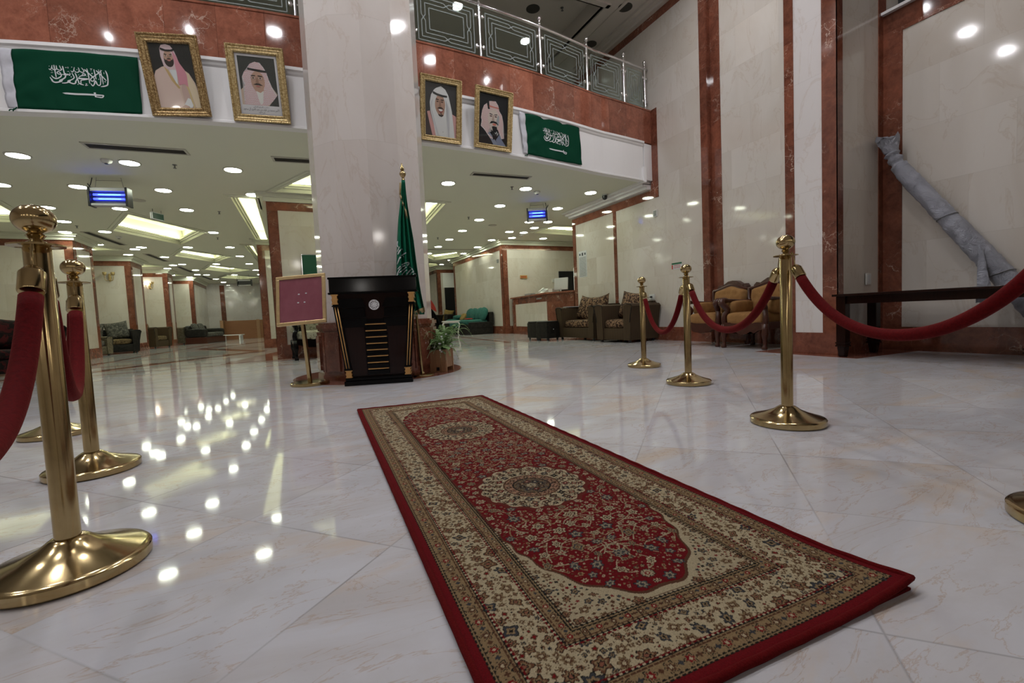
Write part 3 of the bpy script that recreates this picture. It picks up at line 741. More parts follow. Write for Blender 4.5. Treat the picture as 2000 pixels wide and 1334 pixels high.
tag(link_mesh('sprinkler_head', bm, 'steel_dark', None, smooth=40, loc=(q[0], q[1], HZ+.28)), 'sprinkler head in the high ceiling tray above the railing', 'sprinkler', 'sprinkler heads')

# insect lamps
def insect_lamp(c, rz, w_, h_, label, lit=True, drop=.28):
    """c = centre of the casing"""
    t = thing('insect_lamp', label, 'insect lamp', (c[0], c[1], c[2]), rz)
    d = .13
    bm = bm_new()
    box(bm, -w_/2, w_/2, -d/2, d/2, h_/2-.055, h_/2, 0, .006); box(bm, -w_/2, w_/2, -d/2, d/2, -h_/2, -h_/2+.035, 0, .006)
    link_mesh('casing', bm, 'silver', t)
    for s in (-1, 1):
        bm = bm_new(); box(bm, s*(w_/2+.008)-.016, s*(w_/2+.008)+.016, -d/2-.012, d/2+.012, -h_/2-.012, h_/2+.008, 0, .008); link_mesh('end_cap', bm, 'black_plastic', t)
    bm = bm_new()
    for i in range(9):
        z = -h_/2+.04+(h_-.10)*i/8
        for y in (-d/2+.004, d/2-.004): tube(bm, [(-w_/2, y, z), (w_/2, y, z)], .0022, 5)
    link_mesh('guard_wires', bm, 'steel_dark', t)
    bm = bm_new(); box(bm, -w_/2, w_/2, .005, .012, -h_/2+.03, h_/2-.05)
    link_mesh('back_plate', bm, 'lamp_back' if False else ('black_plastic'), t)
    if lit:
        for z in (.035, -.03):
            bm = bm_new(); tube(bm, [(-w_/2+.03, -.025, z), (w_/2-.03, -.025, z)], .017, 10); link_mesh('uv_tube', bm, 'lamp_uv', t, smooth=True)
            bm = bm_new(); tube(bm, [(-w_/2+.10, -.040, z), (w_/2-.08, -.040, z)], .006, 8); link_mesh('uv_core', bm, 'lamp_uv_core', t, smooth=True)
    bm = bm_new()
    for s in (-1, 1): tube(bm, [(s*w_*.40, 0, h_/2), (s*w_*.34, 0, SZ-c[2])], .003, 5)
    tube(bm, [(-w_*.36, 0, SZ-c[2]-.045), (w_*.36, 0, SZ-c[2]-.045)], .003, 5)
    link_mesh('hanging_wires', bm, 'steel_dark', t)
    bm = bm_new(); s = -1 if lit != 2 else 1
    tube(bm, spline([(s*w_*.48, .02, SZ-c[2]), (s*w_*.56, .02, SZ-c[2]-.12), (s*w_*.62, .02, h_/2+.08), (s*w_*.50, .02, h_/2-.02)], 5), .006, 6); link_mesh('power_cord', bm, 'black_plastic', t, smooth=True)
q = at_z(212, 347, SZ)
zc = z_at(216, 386, q[0], q[1]); insect_lamp((q[0], q[1], zc), R(-12), .47, .27, 'hanging insect lamp glowing blue, left of the column')
q = at_z(1048, 397, SZ); zc = z_at(1046, 420, q[0], q[1]); insect_lamp((q[0], q[1], zc), R(-28), .40, .26, 'hanging insect lamp glowing blue, right of the column', lit=2)
q = at_z(474, 543, SZ); zc = z_at(474, 553, q[0], q[1]); insect_lamp((q[0]*.9, 24.0, 2.62), R(-14), .55, .26, 'unlit hanging insect lamp far back over the left aisle', lit=False)
# exit sign hanging over the left aisle
q = at_z(306, 410, SZ); z = z_at(306, 423, q[0], q[1])
t = thing('exit_sign', 'small hanging exit sign with a dark green face', 'sign', (q[0], q[1], z), R(60))
bm = bm_new(); box(bm, -.14, .14, -.02, .02, -.07, .07, 0, .006); link_mesh('housing', bm, 'silver', t)
bm = bm_new(); box(bm, -.125, .125, -.024, -.02, -.055, .055); box(bm, -.125, .125, .02, .024, -.055, .055); link_mesh('face', bm, 'exit_green', t)
bm = bm_new(); tube(bm, [(-.1, 0, .07), (-.1, 0, SZ-z)], .004, 6); tube(bm, [(.1, 0, .07), (.1, 0, SZ-z)], .004, 6); link_mesh('hanging_rods', bm, 'steel_dark', t)
# dome camera
q = at_z(1181, 380, SZ); t = thing('security_camera', 'black dome security camera under the soffit by the right wall', 'security camera', (q[0], q[1], SZ))
bm = bm_new(); lathe(bm, [(.055, 0), (.055, -.02), (.035, -.03)], 20); link_mesh('mount', bm, 'plastic', t, smooth=40)
bm = bm_new(); lathe(bm, [(.05, -.02), (.055, -.05), (.045, -.085), (.02, -.105), (.001, -.11)], 20); link_mesh('dome', bm, 'black_plastic', t, smooth=True)

# ================================================================== RAILING
def railing(name, label, posts, x_end0, x_end1):
    t = thing(name, label, 'railing', (0, 0, 4.33))
    def P(x, z, o=-.03):
        s = fs(x); L = math.hypot(1, s); return Vector((x+s/L*o, fy(x)-o/L, z-4.33))
    for x in posts:
        b = P(x, 4.33); bm = bm_new()
        lathe(bm, [(.035, 0), (.035, .01), (.022, .02), (.022, .76), (.026, .77), (.018, .785)], 16, (b.x, b.y)); post = link_mesh('post', bm, 'chrome', t, smooth=40)
        bm = bm_new(); prof = [(.016, .78), (.026, .79), (.016, .805), (.020, .82), (.012, .835), (.028, .855), (.036, .875), (.034, .895), (.022, .915), (.010, .922)]
        lathe(bm, prof, 16, (b.x, b.y)); link_mesh('finial', bm, 'chrome', post, smooth=True)
        for z in (.17, .60):
            for s in (-1, 1):
                bm = bm_new(); q = P(x+s*.055, 4.33+z); tube(bm, [(b.x, b.y, z), q], .010, 8); cushion(bm, (q.x, q.y, q.z), (.045, .03, .05), 4, 4)
                link_mesh('glass_clamp', bm, 'chrome', post, smooth=True)
    xs = [x_end0+(x_end1-x_end0)*i/60 for i in range(61)]
    bm = bm_new(); tube(bm, [P(x, 5.09) for x in xs], .024, 10); link_mesh('handrail', bm, 'chrome', t, smooth=True)
    allp = [x_end0]+[x for x in posts]+[x_end1]
    for a, b in zip(allp, allp[1:]):
        if b-a < .25: continue
        a2, b2 = a+.065, b-.065
        n = 8; bm = bm_new(); rows = []
        for i in range(n+1):
            x = a2+(b2-a2)*i/n
            rows.append([bm.verts.new(P(x, z, o)) for o, z in ((-.036, 4.36), (-.024, 4.36), (-.024, 5.02), (-.036, 5.02))])
        for r0, r1 in zip(rows, rows[1:]):
            for k in range(4): bm.faces.new((r0[k], r0[(k+1) % 4], r1[(k+1) % 4], r1[k]))
        bm.faces.new(rows[0]); bm.faces.new(rows[-1])
        gl = link_mesh('glass_panel', bm, 'glass', t)
        # etched interlaced border
        bm = bm_new(); W_ = b2-a2; Hh = .66
        fn = lambda u, v, o: P(a2+u, 4.36+v, -.022+o)
        def pl(pts, w2=.012):
            for p, q in zip(pts, pts[1:]):
                p, q = Vector(p), Vector(q); k = max(1, int((q-p).length/.12)); d = (q-p).normalized(); s = Vector((-d.y, d.x))*w2/2
                for i in range(k):
                    u0, u1 = p+(q-p)*i/k, p+(q-p)*(i+1)/k
                    vs = [bm.verts.new(fn(c.x, c.y, 0.001)) for c in (u0+s-d*.0, u1+s, u1-s, u0-s)]
                    bm.faces.new(vs)
        for k, ins in enumerate((.03, .08, .135, .19)):
            if k in (0, 3):
                pl([(ins, ins), (W_-ins, ins), (W_-ins, Hh-ins), (ins, Hh-ins), (ins, ins)])
            else:
                o1 = .135 if k == 1 else .08
                mx, my, g_ = W_/2, Hh/2, .04
                pl([(mx-g_, ins), (ins, ins), (ins, my-g_)]); pl([(ins, my-g_), (o1, my+g_)] ); pl([(ins, my+g_), (ins, Hh-ins), (mx-g_, Hh-ins), (mx+g_, Hh-o1)])
                pl([(mx+g_, Hh-ins), (W_-ins, Hh-ins), (W_-ins, my+g_), (W_-o1, my-g_)]); pl([(W_-ins, my-g_), (W_-ins, ins), (mx+g_, ins), (mx-g_, o1)])
        if bm.verts: link_mesh('etched_border', bm, 'etch', gl)
        else: bm.free()
    return t
railing('balcony_railing', 'chrome post and etched glass balcony railing right of the column', [1.70, 2.716, 3.787, 4.805, 5.699, 6.27], 1.58, 6.34)
railing('balcony_railing', 'chrome post and etched glass balcony railing above the left portraits', [-3.9, -2.87, -1.82, -.76, .286], -8.8, .34)
# ================================================================== ROPE POSTS
def make_post(label, group):
    t = thing('rope_post', label, 'rope barrier post', group=group)
    bm = bm_new(); lathe(bm, [(.168, 0), (.171, .004), (.171, .026), (.166, .031), (.155, .034), (.10, .052), (.060, .070), (.045, .082), (.036, .088), (.030, .090)], 64)
    link_mesh('base', bm, 'brass', t, smooth=35)
    bm = bm_new(); lathe(bm, [(.0272, .086), (.0272, .842), (.024, .848)], 32); link_mesh('pole', bm, 'brass', t, smooth=35)
    bm = bm_new()                                         # flange with four hook holes
    fl = [(.055*math.cos(2*math.pi*i/48), .055*math.sin(2*math.pi*i/48)) for i in range(48)]
    hs = [[(.041*math.cos(math.pi/2*k+.3)+.008*math.cos(2*math.pi*j/10), .041*math.sin(math.pi/2*k+.3)+.008*math.sin(2*math.pi*j/10)) for j in range(10)] for k in range(4)]
    holes_poly(bm, fl, hs, .846); holes_poly(bm, fl, hs, .850, up=True)
    for lp in [fl]+hs:
        a = [bm.verts.new((*p, .846)) for p in lp]; b = [bm.verts.new((*p, .850)) for p in lp]
        for i in range(len(lp)): bm.faces.new((a[i], a[(i+1) % len(lp)], b[(i+1) % len(lp)], b[i]))
    link_mesh('hook_plate', bm, 'brass', t, smooth=False)
    bm = bm_new(); prof = [(.024, .850), (.022, .856), (.012, .862), (.016, .868), (.020, .874), (.013, .880), (.012, .884)]
    prof += [(.0425*math.sin(a), .9145-.0365*math.cos(a)) for a in [math.pi*(i+2.2)/26 for i in range(24)]]
    lathe(bm, prof, 40); link_mesh('ball_finial', bm, 'brass', t, smooth=40)
    return t
POST = {'L0': (-.39, .50), 'L1': (-.572, 1.574), 'L2': (-.857, 2.663), 'L3': (-1.376, 3.777), 'R0': (float(at_z(2152, 1030)[0]), float(at_z(2152, 1030)[1])), 'R1': (2.247, 1.476), 'R2': (2.833, 2.672), 'R3': (3.34, 3.752)}
PL = {'L1': 'nearest and largest brass rope post at the left edge', 'L2': 'second brass rope post in the left row, right behind the nearest one', 'L3': 'farthest brass rope post of the left row, base showing between the two nearer posts',
      'L0': 'brass rope post of the left row standing beside the camera', 'R0': 'brass rope post at the right edge with only its base rim showing', 'R1': 'big brass rope post in front of the tan armchairs and red pilaster',
      'R2': 'middle brass rope post of the three whole ones in the right row', 'R3': 'smallest and farthest brass rope post of the right row, before the brown armchair'}
p0 = None
for k, (x, y) in POST.items():
    gname = 'brass rope posts in the left row' if k[0] == 'L' else 'brass rope posts in the right row'
    if p0 is None: p0 = make_post(PL[k], gname); p0.location = (x, y, .0015)
    else: dup(p0, loc=(x, y, .0015), label=PL[k], group=gname, rotz=rnd.random()*3)
def rope(a, b, zmin, label, group, za=.815, zb=.815, r=.0225):
    A, B = Vector((*POST[a], za)), Vector((*POST[b], zb)); d = (B-A); d.z = 0; d.normalize()
    A += d*.047; B -= d*.047; n = 40
    sag = (za+zb)/2-zmin
    def C(t):
        s = 2*t-1; c = (math.cosh(1.9*s)-1)/(math.cosh(1.9)-1)
        p = A.lerp(B, t); p.z = A.z+(B.z-A.z)*t-sag*(1-c); return p
    P = [C(i/n) for i in range(n+1)]
    t = thing('velvet_rope', label, 'barrier rope', P[n//2], group=group); o = P[n//2]
    bm = bm_new(); L = [p-o for p in P]; tube(bm, [C(.055)-o]+L[3:-3]+[C(.945)-o], r, 16); link_mesh('rope', bm, 'velvet', t, smooth=True)
    for q0, q1 in ((C(.012), C(.07)), (C(.988), C(.93))):
        dd = (q1-q0).normalized(); q0 = q0-o; e = q0+dd*.075
        bm = bm_new(); tube(bm, [q0, q0+dd*.006, q0+dd*.012, q0+dd*.02, q0+dd*.022, e-dd*.004, e], [.008, .016, .020, .0235, .0255, .0255, .0235], 20)
        link_mesh('ferrule', bm, 'brass', t, smooth=35)
        bm = bm_new(); h0 = q0+dd*.002; s = 1 if (q1-q0-o).length else 1
        base = Vector((*POST[a if (q0+o-A).length < (q0+o-B).length else b], .848))-o; dr = (q0-base); dr.z = 0; dr.normalize()
        tube(bm, spline([h0, h0+Vector((0, 0, .022)), base+dr*.048+Vector((0, 0, .010)), base+dr*.040+Vector((0, 0, .004)), base+dr*.038-Vector((0, 0, .014))], 4), .0028, 8); link_mesh('hook', bm, 'brass', t, smooth=True)
rope('R1', 'R2', .455, 'red velvet rope between the big right post and the middle one', 'red velvet ropes of the right row')
rope('R2', 'R3', .39, 'shortest-looking red velvet rope, between the two farthest right posts', 'red velvet ropes of the right row')
rope('R1', 'R0', .475, 'long red velvet rope sweeping up to the right edge', 'red velvet ropes of the right row')
rope('L1', 'L0', .42, 'thick red velvet rope hanging from the nearest left post out of frame', 'red velvet ropes of the left row')
rope('L1', 'L2', .41, 'crimson velvet rope hanging between the two nearest left posts', 'red velvet ropes of the left row')
rope('L2', 'L3', .41, 'thin-looking crimson rope seen end-on behind the nearest left post', 'red velvet ropes of the left row')

# ================================================================== PODIUM
t = thing('podium', 'dark lacquered podium with gold strips and a silver medallion', 'podium', (.775, 4.735, 0), R(-16.4))
bm = bm_new(); box(bm, -.325, .325, -.19, .13, 0, .045, 0, .006); box(bm, -.315, .315, -.18, .12, .045, .078, 0, .010); link_mesh('plinth', bm, 'black', t)
def slab(z0, z1, w0, w1, f0, f1, b0, b1):
    return [(-w0/2, f0, z0), (w0/2, f0, z0), (w0/2, b0, z0), (-w0/2, b0, z0), (-w1/2, f1, z1), (w1/2, f1, z1), (w1/2, b1, z1), (-w1/2, b1, z1)]
def hexa(bm, v, mi=0, bev=0):
    V_ = [bm.verts.new(p) for p in v]; fs = [bm.faces.new([V_[i] for i in f]) for f in ((3, 2, 1, 0), (4, 5, 6, 7), (0, 1, 5, 4), (1, 2, 6, 5), (2, 3, 7, 6), (3, 0, 4, 7))]
    for f in fs: f.material_index = mi
    if bev: bmesh.ops.bevel(bm, geom=list({e for f in fs for e in f.edges}), offset=bev, segments=2, affect='EDGES')
bm = bm_new(); hexa(bm, slab(.078, .885, .50, .70, -.135, -.185, .10, .17)); link_mesh('body', bm, 'lacquer', t)
fr_y = lambda z: -.135-.05*(z-.078)/.807
bm = bm_new()
hexa(bm, [(-.42, -.225, .885), (.42, -.225, .885), (.42, .17, .885), (-.42, .17, .885), (-.42, -.225, .905), (.42, -.225, .905), (.42, .17, .905), (-.42, .17, .905)], 0, .008)
hexa(bm, [(-.405, -.205, .905), (.405, -.205, .905), (.405, .165, .905), (-.405, .165, .905), (-.405, -.195, 1.035), (.405, -.195, 1.035), (.405, .165, .985), (-.405, .165, .985)], 0, .004)
hexa(bm, [(-.415, -.20, 1.03), (.415, -.20, 1.03), (.415, -.17, 1.03), (-.415, -.17, 1.03), (-.415, -.20, 1.05), (.415, -.20, 1.05), (.415, -.17, 1.05), (-.415, -.17, 1.05)], 0, .004)
link_mesh('desk_top', bm, 'black', t)
for s in (-1, 1):
    # slanted corner post
    def px(z): return s*(.275+.085*(z-.078)/.807)
    bm = bm_new()
    hexa(bm, [(px(.13)-.028, fr_y(.13)-.035, .13), (px(.13)+.028, fr_y(.13)-.035, .13), (px(.13)+.028, .0, .13), (px(.13)-.028, .0, .13), (px(.83)-.030, fr_y(.83)-.03, .83), (px(.83)+.030, fr_y(.83)-.03, .83), (px(.83)+.030, 0, .83), (px(.83)-.030, 0, .83)])
    for z in (.16, .775): box(bm, px(z)-.038, px(z)+.038, fr_y(z)-.045, 0, z-.006, z+.006, 0, .003)
    link_mesh('corner_post', bm, 'black', t)
    for dx in (-.012, .012):
        bm = bm_new(); tube(bm, [(px(.17)+dx, fr_y(.17)-.0355, .17), (px(.765)+dx, fr_y(.765)-.031, .765)], .0055, 6); link_mesh('gold_strip', bm, 'gold_inlay', t, smooth=True)
    for z0, z1 in ((.078, .15), (.79, .885)):
        bm = bm_new(); zc = (z0+z1)/2; h = (z1-z0)/2
        for w_, a, b in ((.030, -1, -.75), (.024, -.75, -.2), (.029, -.2, 0.1), (.024, .1, .7), (.032, .7, 1)): box(bm, px(zc)-w_, px(zc)+w_, fr_y(zc)-.047, 0, zc+a*h, zc+b*h, 0, .003)
        link_mesh('gold_capital', bm, 'gold_inlay', t)
    # stepped shoulder panels
    bm = bm_new()
    for i, z in enumerate((.84, .745, .65)): hexa(bm, [(s*.07 if i == 0 else s*(.085+.0*i), fr_y(z)-.030+i*.006, z-.085), (s*(px(.7)*s-.025), fr_y(z)-.030+i*.006, z-.085), (s*(px(.7)*s-.025), -.1, z-.085), (s*.085, -.1, z-.085),
        (s*(.115-.02*i), fr_y(z)-.034+i*.006, z), (s*(px(.75)*s-.02), fr_y(z)-.034+i*.006, z), (s*(px(.75)*s-.02), -.1, z), (s*(.115-.02*i), -.1, z)], 0, .003)
    link_mesh('shoulder_panel', bm, 'black', t)
    bm = bm_new(); hexa(bm, [(s*.11, fr_y(.09)-.012, .09), (s*.245, fr_y(.09)-.012, .09), (s*.245, -.08, .09), (s*.11, -.08, .09), (s*.11, fr_y(.57)-.012, .57), (s*.30, fr_y(.57)-.012, .57), (s*.30, -.08, .57), (s*.11, -.08, .57)]); link_mesh('side_panel', bm, 'lacquer', t)
bm = bm_new()
for i in range(9):
    z = .10+i*.0625; box(bm, -.105, .105, fr_y(z)-.022, -.09, z, z+.040, 0, .004)
link_mesh('slatted_centre', bm, 'black', t)
for i in range(8):
    z = .151+i*.0625; bm = bm_new(); box(bm, -.098, .098, fr_y(z)-.024, -.1, z-.004, z+.005, 0, .002); link_mesh('gold_bar', bm, 'gold_inlay', t)
bm = bm_new()
mt = Matrix.Translation((0, fr_y(.78)-.02, .775)) @ Matrix.Rotation(R(90), 4, 'X')
rr = [bm.verts.new(mt @ Vector((.047*math.cos(a), .047*math.sin(a), .004))) for a in [2*math.pi*i/32 for i in range(32)]]
tube(bm, [mt @ Vector((.045*math.cos(2*math.pi*i/32), .045*math.sin(2*math.pi*i/32), .004)) for i in range(32)], .0055, 6, closed=True)
for i in range(8):
    a = 2*math.pi*i/8
    tube(bm, spline([mt @ Vector((.012*math.cos(a), .012*math.sin(a), .004)), mt @ Vector((.03*math.cos(a-.25), .03*math.sin(a-.25), .005)), mt @ Vector((.045*math.cos(a), .045*math.sin(a), .004)), mt @ Vector((.03*math.cos(a+.25), .03*math.sin(a+.25), .005)), mt @ Vector((.012*math.cos(a), .012*math.sin(a), .004))], 3), .0042, 5)
lathe(bm, [(.001, -.004), (.013, -.004), (.013, .006), (.001, .010)], 16, mtx=mt)
bmesh.ops.delete(bm, geom=rr, context='VERTS')
link_mesh('medallion', bm, 'silver_white', t, smooth=True)

# ================================================================== SIGN ON A STAND
sb = at_z(606, 751); t = thing('sign_stand', 'brass stand holding a blank maroon panel in a gold frame', 'sign stand', (sb[0], sb[1], .0))
bm = bm_new(); lathe(bm, [(.183, 0), (.186, .004), (.186, .026), (.178, .032), (.03, .036)], 48); link_mesh('base', bm, 'brass', t, smooth=35)
n_ = np.array([-_f0[0], -_f0[1], .22]); n_ /= np.linalg.norm(n_); pc = np.array([sb[0], sb[1]-.02, .87])
def onpl(px, py):
    d = ray(px, py); return CC + ((pc-CC)@n_)/(d@n_)*d
c4 = [onpl(542.8, 542), onpl(636, 533.5), onpl(636.5, 629), onpl(537.5, 639)]
cen = sum(c4)/4; ux = (c4[1]-c4[0]+c4[2]-c4[3])/2; uz = (c4[0]-c4[3]+c4[1]-c4[2])/2
SWd, SHt = np.linalg.norm(ux), np.linalg.norm(uz); ux = ux/SWd; uz = uz-ux*(uz@ux); uz /= np.linalg.norm(uz); uy = np.cross(uz, ux)
mt = Matrix.Translation(Vector(cen-np.array([sb[0], sb[1], 0]))) @ Matrix((( ux[0], uy[0], uz[0], 0), (ux[1], uy[1], uz[1], 0), (ux[2], uy[2], uz[2], 0), (0, 0, 0, 1)))
bm = bm_new(); top = mt @ Vector((0, .02, -SHt/2+.02)); tube(bm, [(0, 0, .028), top], .0225, 20); link_mesh('pole', bm, 'brass', t, smooth=35)
bm = bm_new(); w2, h2 = SWd/2, SHt/2; e = .033
for a in ((-w2, w2, h2-e, h2), (-w2, w2, -h2, -h2+e), (-w2, -w2+e, -h2+e, h2-e), (w2-e, w2, -h2+e, h2-e)): box(bm, a[0], a[1], -.012, .014, a[2], a[3], 0, .004, mtx=mt)
link_mesh('frame', bm, 'brass_frame', t)
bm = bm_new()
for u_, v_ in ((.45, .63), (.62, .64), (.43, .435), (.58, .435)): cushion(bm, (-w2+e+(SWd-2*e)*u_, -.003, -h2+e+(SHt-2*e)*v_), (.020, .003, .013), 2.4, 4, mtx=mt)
link_mesh('pale_spots', bm, 'paper', t)  # four small pale spots on the face of the panel
bm = bm_new(); box(bm, -w2+e-.003, w2-e+.003, -.002, .010, -h2+e-.003, h2-e+.003, mtx=mt); link_mesh('panel', bm, 'maroon', t)

# ================================================================== FLAG ON A POLE
fx, fyy = 1.225, 4.845
t = thing('pole_flag', 'green flag with gold fringe hanging furled on a brass pole beside the podium', 'flag', (fx, fyy, 0))
bm = bm_new(); lathe(bm, [(.128, 0), (.13, .004), (.13, .022), (.122, .028), (.03, .034), (.020, .05)], 40); link_mesh('base', bm, 'brass', t, smooth=35)
ztip = z_at(785, 318, fx, fyy); zcl = z_at(787, 352, fx, fyy)
ptop = on_y(787.5, 352, fyy); ax_ = Vector((ptop[0]-fx, 0, ptop[2])); zcl = ptop[2]; ptip = on_y(785, 318, fyy); ztip = ptip[2]; PT = Matrix.Identity(4); PT[0][2] = ax_.x/ax_.z
bm = bm_new(); lathe(bm, [(.015, .03), (.015, zcl+.02)], 20, mtx=PT); link_mesh('pole', bm, 'brass', t, smooth=35)
bm = bm_new(); hh = ztip-zcl
lathe(bm, [(.014, zcl), (.020, zcl+.01*hh), (.014, zcl+.08*hh), (.012, zcl+.12*hh), (.022, zcl+.2*hh), (.034, zcl+.32*hh), (.034, zcl+.38*hh), (.022, zcl+.5*hh), (.011, zcl+.54*hh), (.022, zcl+.58*hh), (.020, zcl+.66*hh), (.010, zcl+.86*hh), (.002, ztip)], 24, mtx=PT)
link_mesh('finial', bm, 'brass', t, smooth=50)
# cloth outline by height: image columns of its left and right edge
rows = [(352, 784, 791), (375, 783, 793), (400, 781, 796), (430, 777.5, 801), (470, 775.5, 808), (510, 774.5, 813), (545, 774, 818), (570, 775, 822), (590, 779, 826), (604, 789, 829), (614, 800, 829)]
yc_pl = fyy-.03
def flagpt(px, py, dy=0.):
    q = on_y(px, py, yc_pl+dy); return Vector((q[0]-fx, q[1]-fyy, q[2]))
bm = bm_new(); NR, NC = 44, 48; grid = []
ys = [r_[0] for r_ in rows]
for i in range(NR+1):
    py = 352+(614-352)*i/NR; l = np.interp(py, ys, [r_[1] for r_ in rows]); r_ = np.interp(py, ys, [r_[2] for r_ in rows]); row = []
    for j in range(NC+1):
        u = j/NC; amp = .010+.028*min(1, i/NR*1.6)
        fold = amp*math.sin(u*math.pi*7+.8*math.sin(i*.09)+.4)+.4*amp*math.sin(u*math.pi*15+1)
        row.append(bm.verts.new(flagpt(l+(r_-l)*u, py+ (0 if i < NR else 0), fold)))
    grid.append(row)
for i in range(NR):
    for j in range(NC): bm.faces.new((grid[i][j], grid[i][j+1], grid[i+1][j+1], grid[i+1][j]))
fl = link_mesh('cloth', bm, 'green_satin', t, smooth=True)
md = fl.modifiers.new('thick', 'SOLIDIFY'); md.thickness = .0025
bm = bm_new()
def onflag(px, py, o=0.):
    u = 0; l = np.interp(py, ys, [a[1] for a in rows]); r_ = np.interp(py, ys, [a[2] for a in rows]); u = (px-l)/max(1, r_-l); i = (py-352)/(614-352)*NR; amp = .010+.028*min(1, i/NR*1.6)
    fold = amp*math.sin(u*math.pi*7+.8*math.sin(i*.09)+.4)+.4*amp*math.sin(u*math.pi*15+1)
    return flagpt(px, py, fold-.016)
z2p = lambda a, b: (760+a/4.169, 310+b/4.169)
for st, w_ in (([(70, 670), (66, 700), (72, 720)], 2), ([(70, 780), (90, 745), (110, 735)], 2.4), ([(66, 760), (84, 715)], 1.6), ([(66, 860), (90, 800), (130, 770), (140, 765)], 2.2), ([(68, 900), (110, 860), (155, 845), (158, 860), (120, 900), (80, 930)], 2.2),
               ([(64, 940), (95, 890), (150, 860)], 2.0), ([(60, 955), (75, 935)], 2), ([(100, 950), (130, 915), (150, 905)], 1.8), ([(135, 950), (165, 915), (190, 895)], 2.2), ([(165, 955), (180, 930), (205, 915)], 2), ([(190, 958), (205, 935), (220, 940)], 2), ([(165, 880), (190, 900), (200, 930)], 1.6), ([(80, 820), (100, 800)], 1.4), ([(110, 780), (118, 800)], 1.2)):
    ribbon(bm, [z2p(*q) for q in st], w_, lambda a, b, o: onflag(a, b), 0)
o = link_mesh('inscription', bm, 'flag_white', fl, smooth='keep')
def fringe(pts, w_):
    bm = bm_new(); S = spline([(p[0], p[1], 0) for p in pts], 6); pr = None
    for p in S:
        a = bm.verts.new(onflag(min(max(p.x, 770), 829), min(p.y, 614))+Vector((0, -.004, 0))); q = flagpt(p.x+w_[0], p.y+w_[1], -.012); b = bm.verts.new(q)
        if pr: bm.faces.new((pr[0], a, b, pr[1]))
        pr = (a, b)
    o = link_mesh('fringe', bm, 'fringe', fl, smooth=True); md = o.modifiers.new('t', 'SOLIDIFY'); md.thickness = .006
fringe([(783, 356), (783, 378), (787, 395), (792, 408), (796, 428)], (-3.2, 1))
fringe([(803, 613), (812, 607), (820, 603), (829, 600)], (1.5, 9)); fringe([(799, 640), (803, 622), (808, 612)], (5, 2))

# ================================================================== PLANTER WITH FERN
q = at_z(864, 724.5); t = thing('potted_fern', 'wooden box planter with a fern and small white flowers beside the column', 'plant', (q[0], q[1], .002), R(-38))
bm = bm_new(); hz = .255; hw = .085
for s in (-1, 1):
    for k in range(3): box(bm, -hw+k*.057, -hw+k*.057+.054, s*.105-.008, s*.105+.008, .0, hz, 0, .002)
    for k in range(3): box(bm, s*hw-.008, s*hw+.008, -.1+k*.067, -.1+k*.067+.064, .05, hz, 0, .002)
for sx in (-1, 1):
    for sy in (-1, 1): box(bm, sx*(hw+.004)-.012, sx*(hw+.004)+.012, sy*.108-.012, sy*.108+.012, 0, hz+.002, 0, .002)
box(bm, -hw, hw, -.1, .1, .06, .075); link_mesh('box', bm, 'pine', t)
bm = bm_new(); box(bm, -.02, .012, -.119, -.112, .015, .055, 0, .003); link_mesh('wheel', bm, 'black_plastic', t)
bm = bm_new(); box(bm, -hw+.008, hw-.008, -.098, .098, .20, .235); link_mesh('soil', bm, 'dark_fab', t)
def frond(bm, base, d, L, lift, droop, w_, mi):
    d = Vector(d).normalized(); side = d.cross(Vector((0, 0, 1))).normalized(); P = []
    n = 15
    for i in range(n+1):
        s = i/n; P.append(Vector(base)+d*L*s*(1-.12*s)+Vector((0, 0, lift*math.sin(s*math.pi*.62)-droop*s*s)))
    tube(bm, P, [.0022*(1-.7*i/n) for i in range(n+1)], 4, mi)
    for i in range(1, n+1):
        s = i/n; tdir = (P[min(i+1, n)]-P[i-1]).normalized(); wl = w_*abs(math.sin(min(1, s*1.15+.12)*math.pi))**.7*(1-.25*s)+.004
        for sg in (-1, 1):
            a = P[i]; e = a+side*sg*wl+tdir*wl*.35-Vector((0, 0, wl*.25)); mm_ = (a+e)/2+tdir*.008+Vector((0, 0, .004))
            w3 = tdir*.0095
            vs = [bm.verts.new(c) for c in (a-w3*.5, mm_-w3, e, mm_+w3*1.2, a+w3)]
            f = bm.faces.new(vs); f.material_index = mi
rf = random.Random(3)
for nm, mats, cnt, spec in (('fern_fronds', 'leaf', 46, 0), ('pale_leaves', 'leaf2', 20, 1), ('drooping_frond', 'leaf3', 7, 2)):
    bm = bm_new()
    for i in range(cnt):
        a = rf.uniform(0, 2*math.pi)
        if spec == 0: frond(bm, (rf.uniform(-.05, .05), rf.uniform(-.05, .05), .23), (math.cos(a), math.sin(a), 0), rf.uniform(.20, .38), rf.uniform(.10, .36), rf.uniform(.02, .16), rf.uniform(.034, .058), 0)
        elif spec == 1: frond(bm, (rf.uniform(-.04, .06), rf.uniform(-.06, .04), .23), (math.cos(a), math.sin(a), 0), rf.uniform(.15, .28), rf.uniform(.06, .2), rf.uniform(.06, .22), rf.uniform(.034, .05), 0)
        else: frond(bm, (-.06, -.03, .22), (-1, -.15+rf.uniform(-.2, .15), 0), rf.uniform(.22, .30), .06, .18, .045, 0)
    link_mesh(nm, bm, mats, t)
bm = bm_new()
for i in range(38):
    a = rf.uniform(0, 2*math.pi); rr_ = rf.uniform(.03, .22); c = Vector((rr_*math.cos(a)+.03, rr_*math.sin(a)-.02, rf.uniform(.30, .52)-rr_*.5))
    for k in range(4):
        b = a+k*math.pi/2; e = Vector((math.cos(b), math.sin(b)*.5-.2, math.sin(b)*.8))*.013
        s = e.cross(Vector((0, 1, 0)))*.5; bm.faces.new([bm.verts.new(p) for p in (c, c+e*.6+s, c+e, c+e*.6-s)])
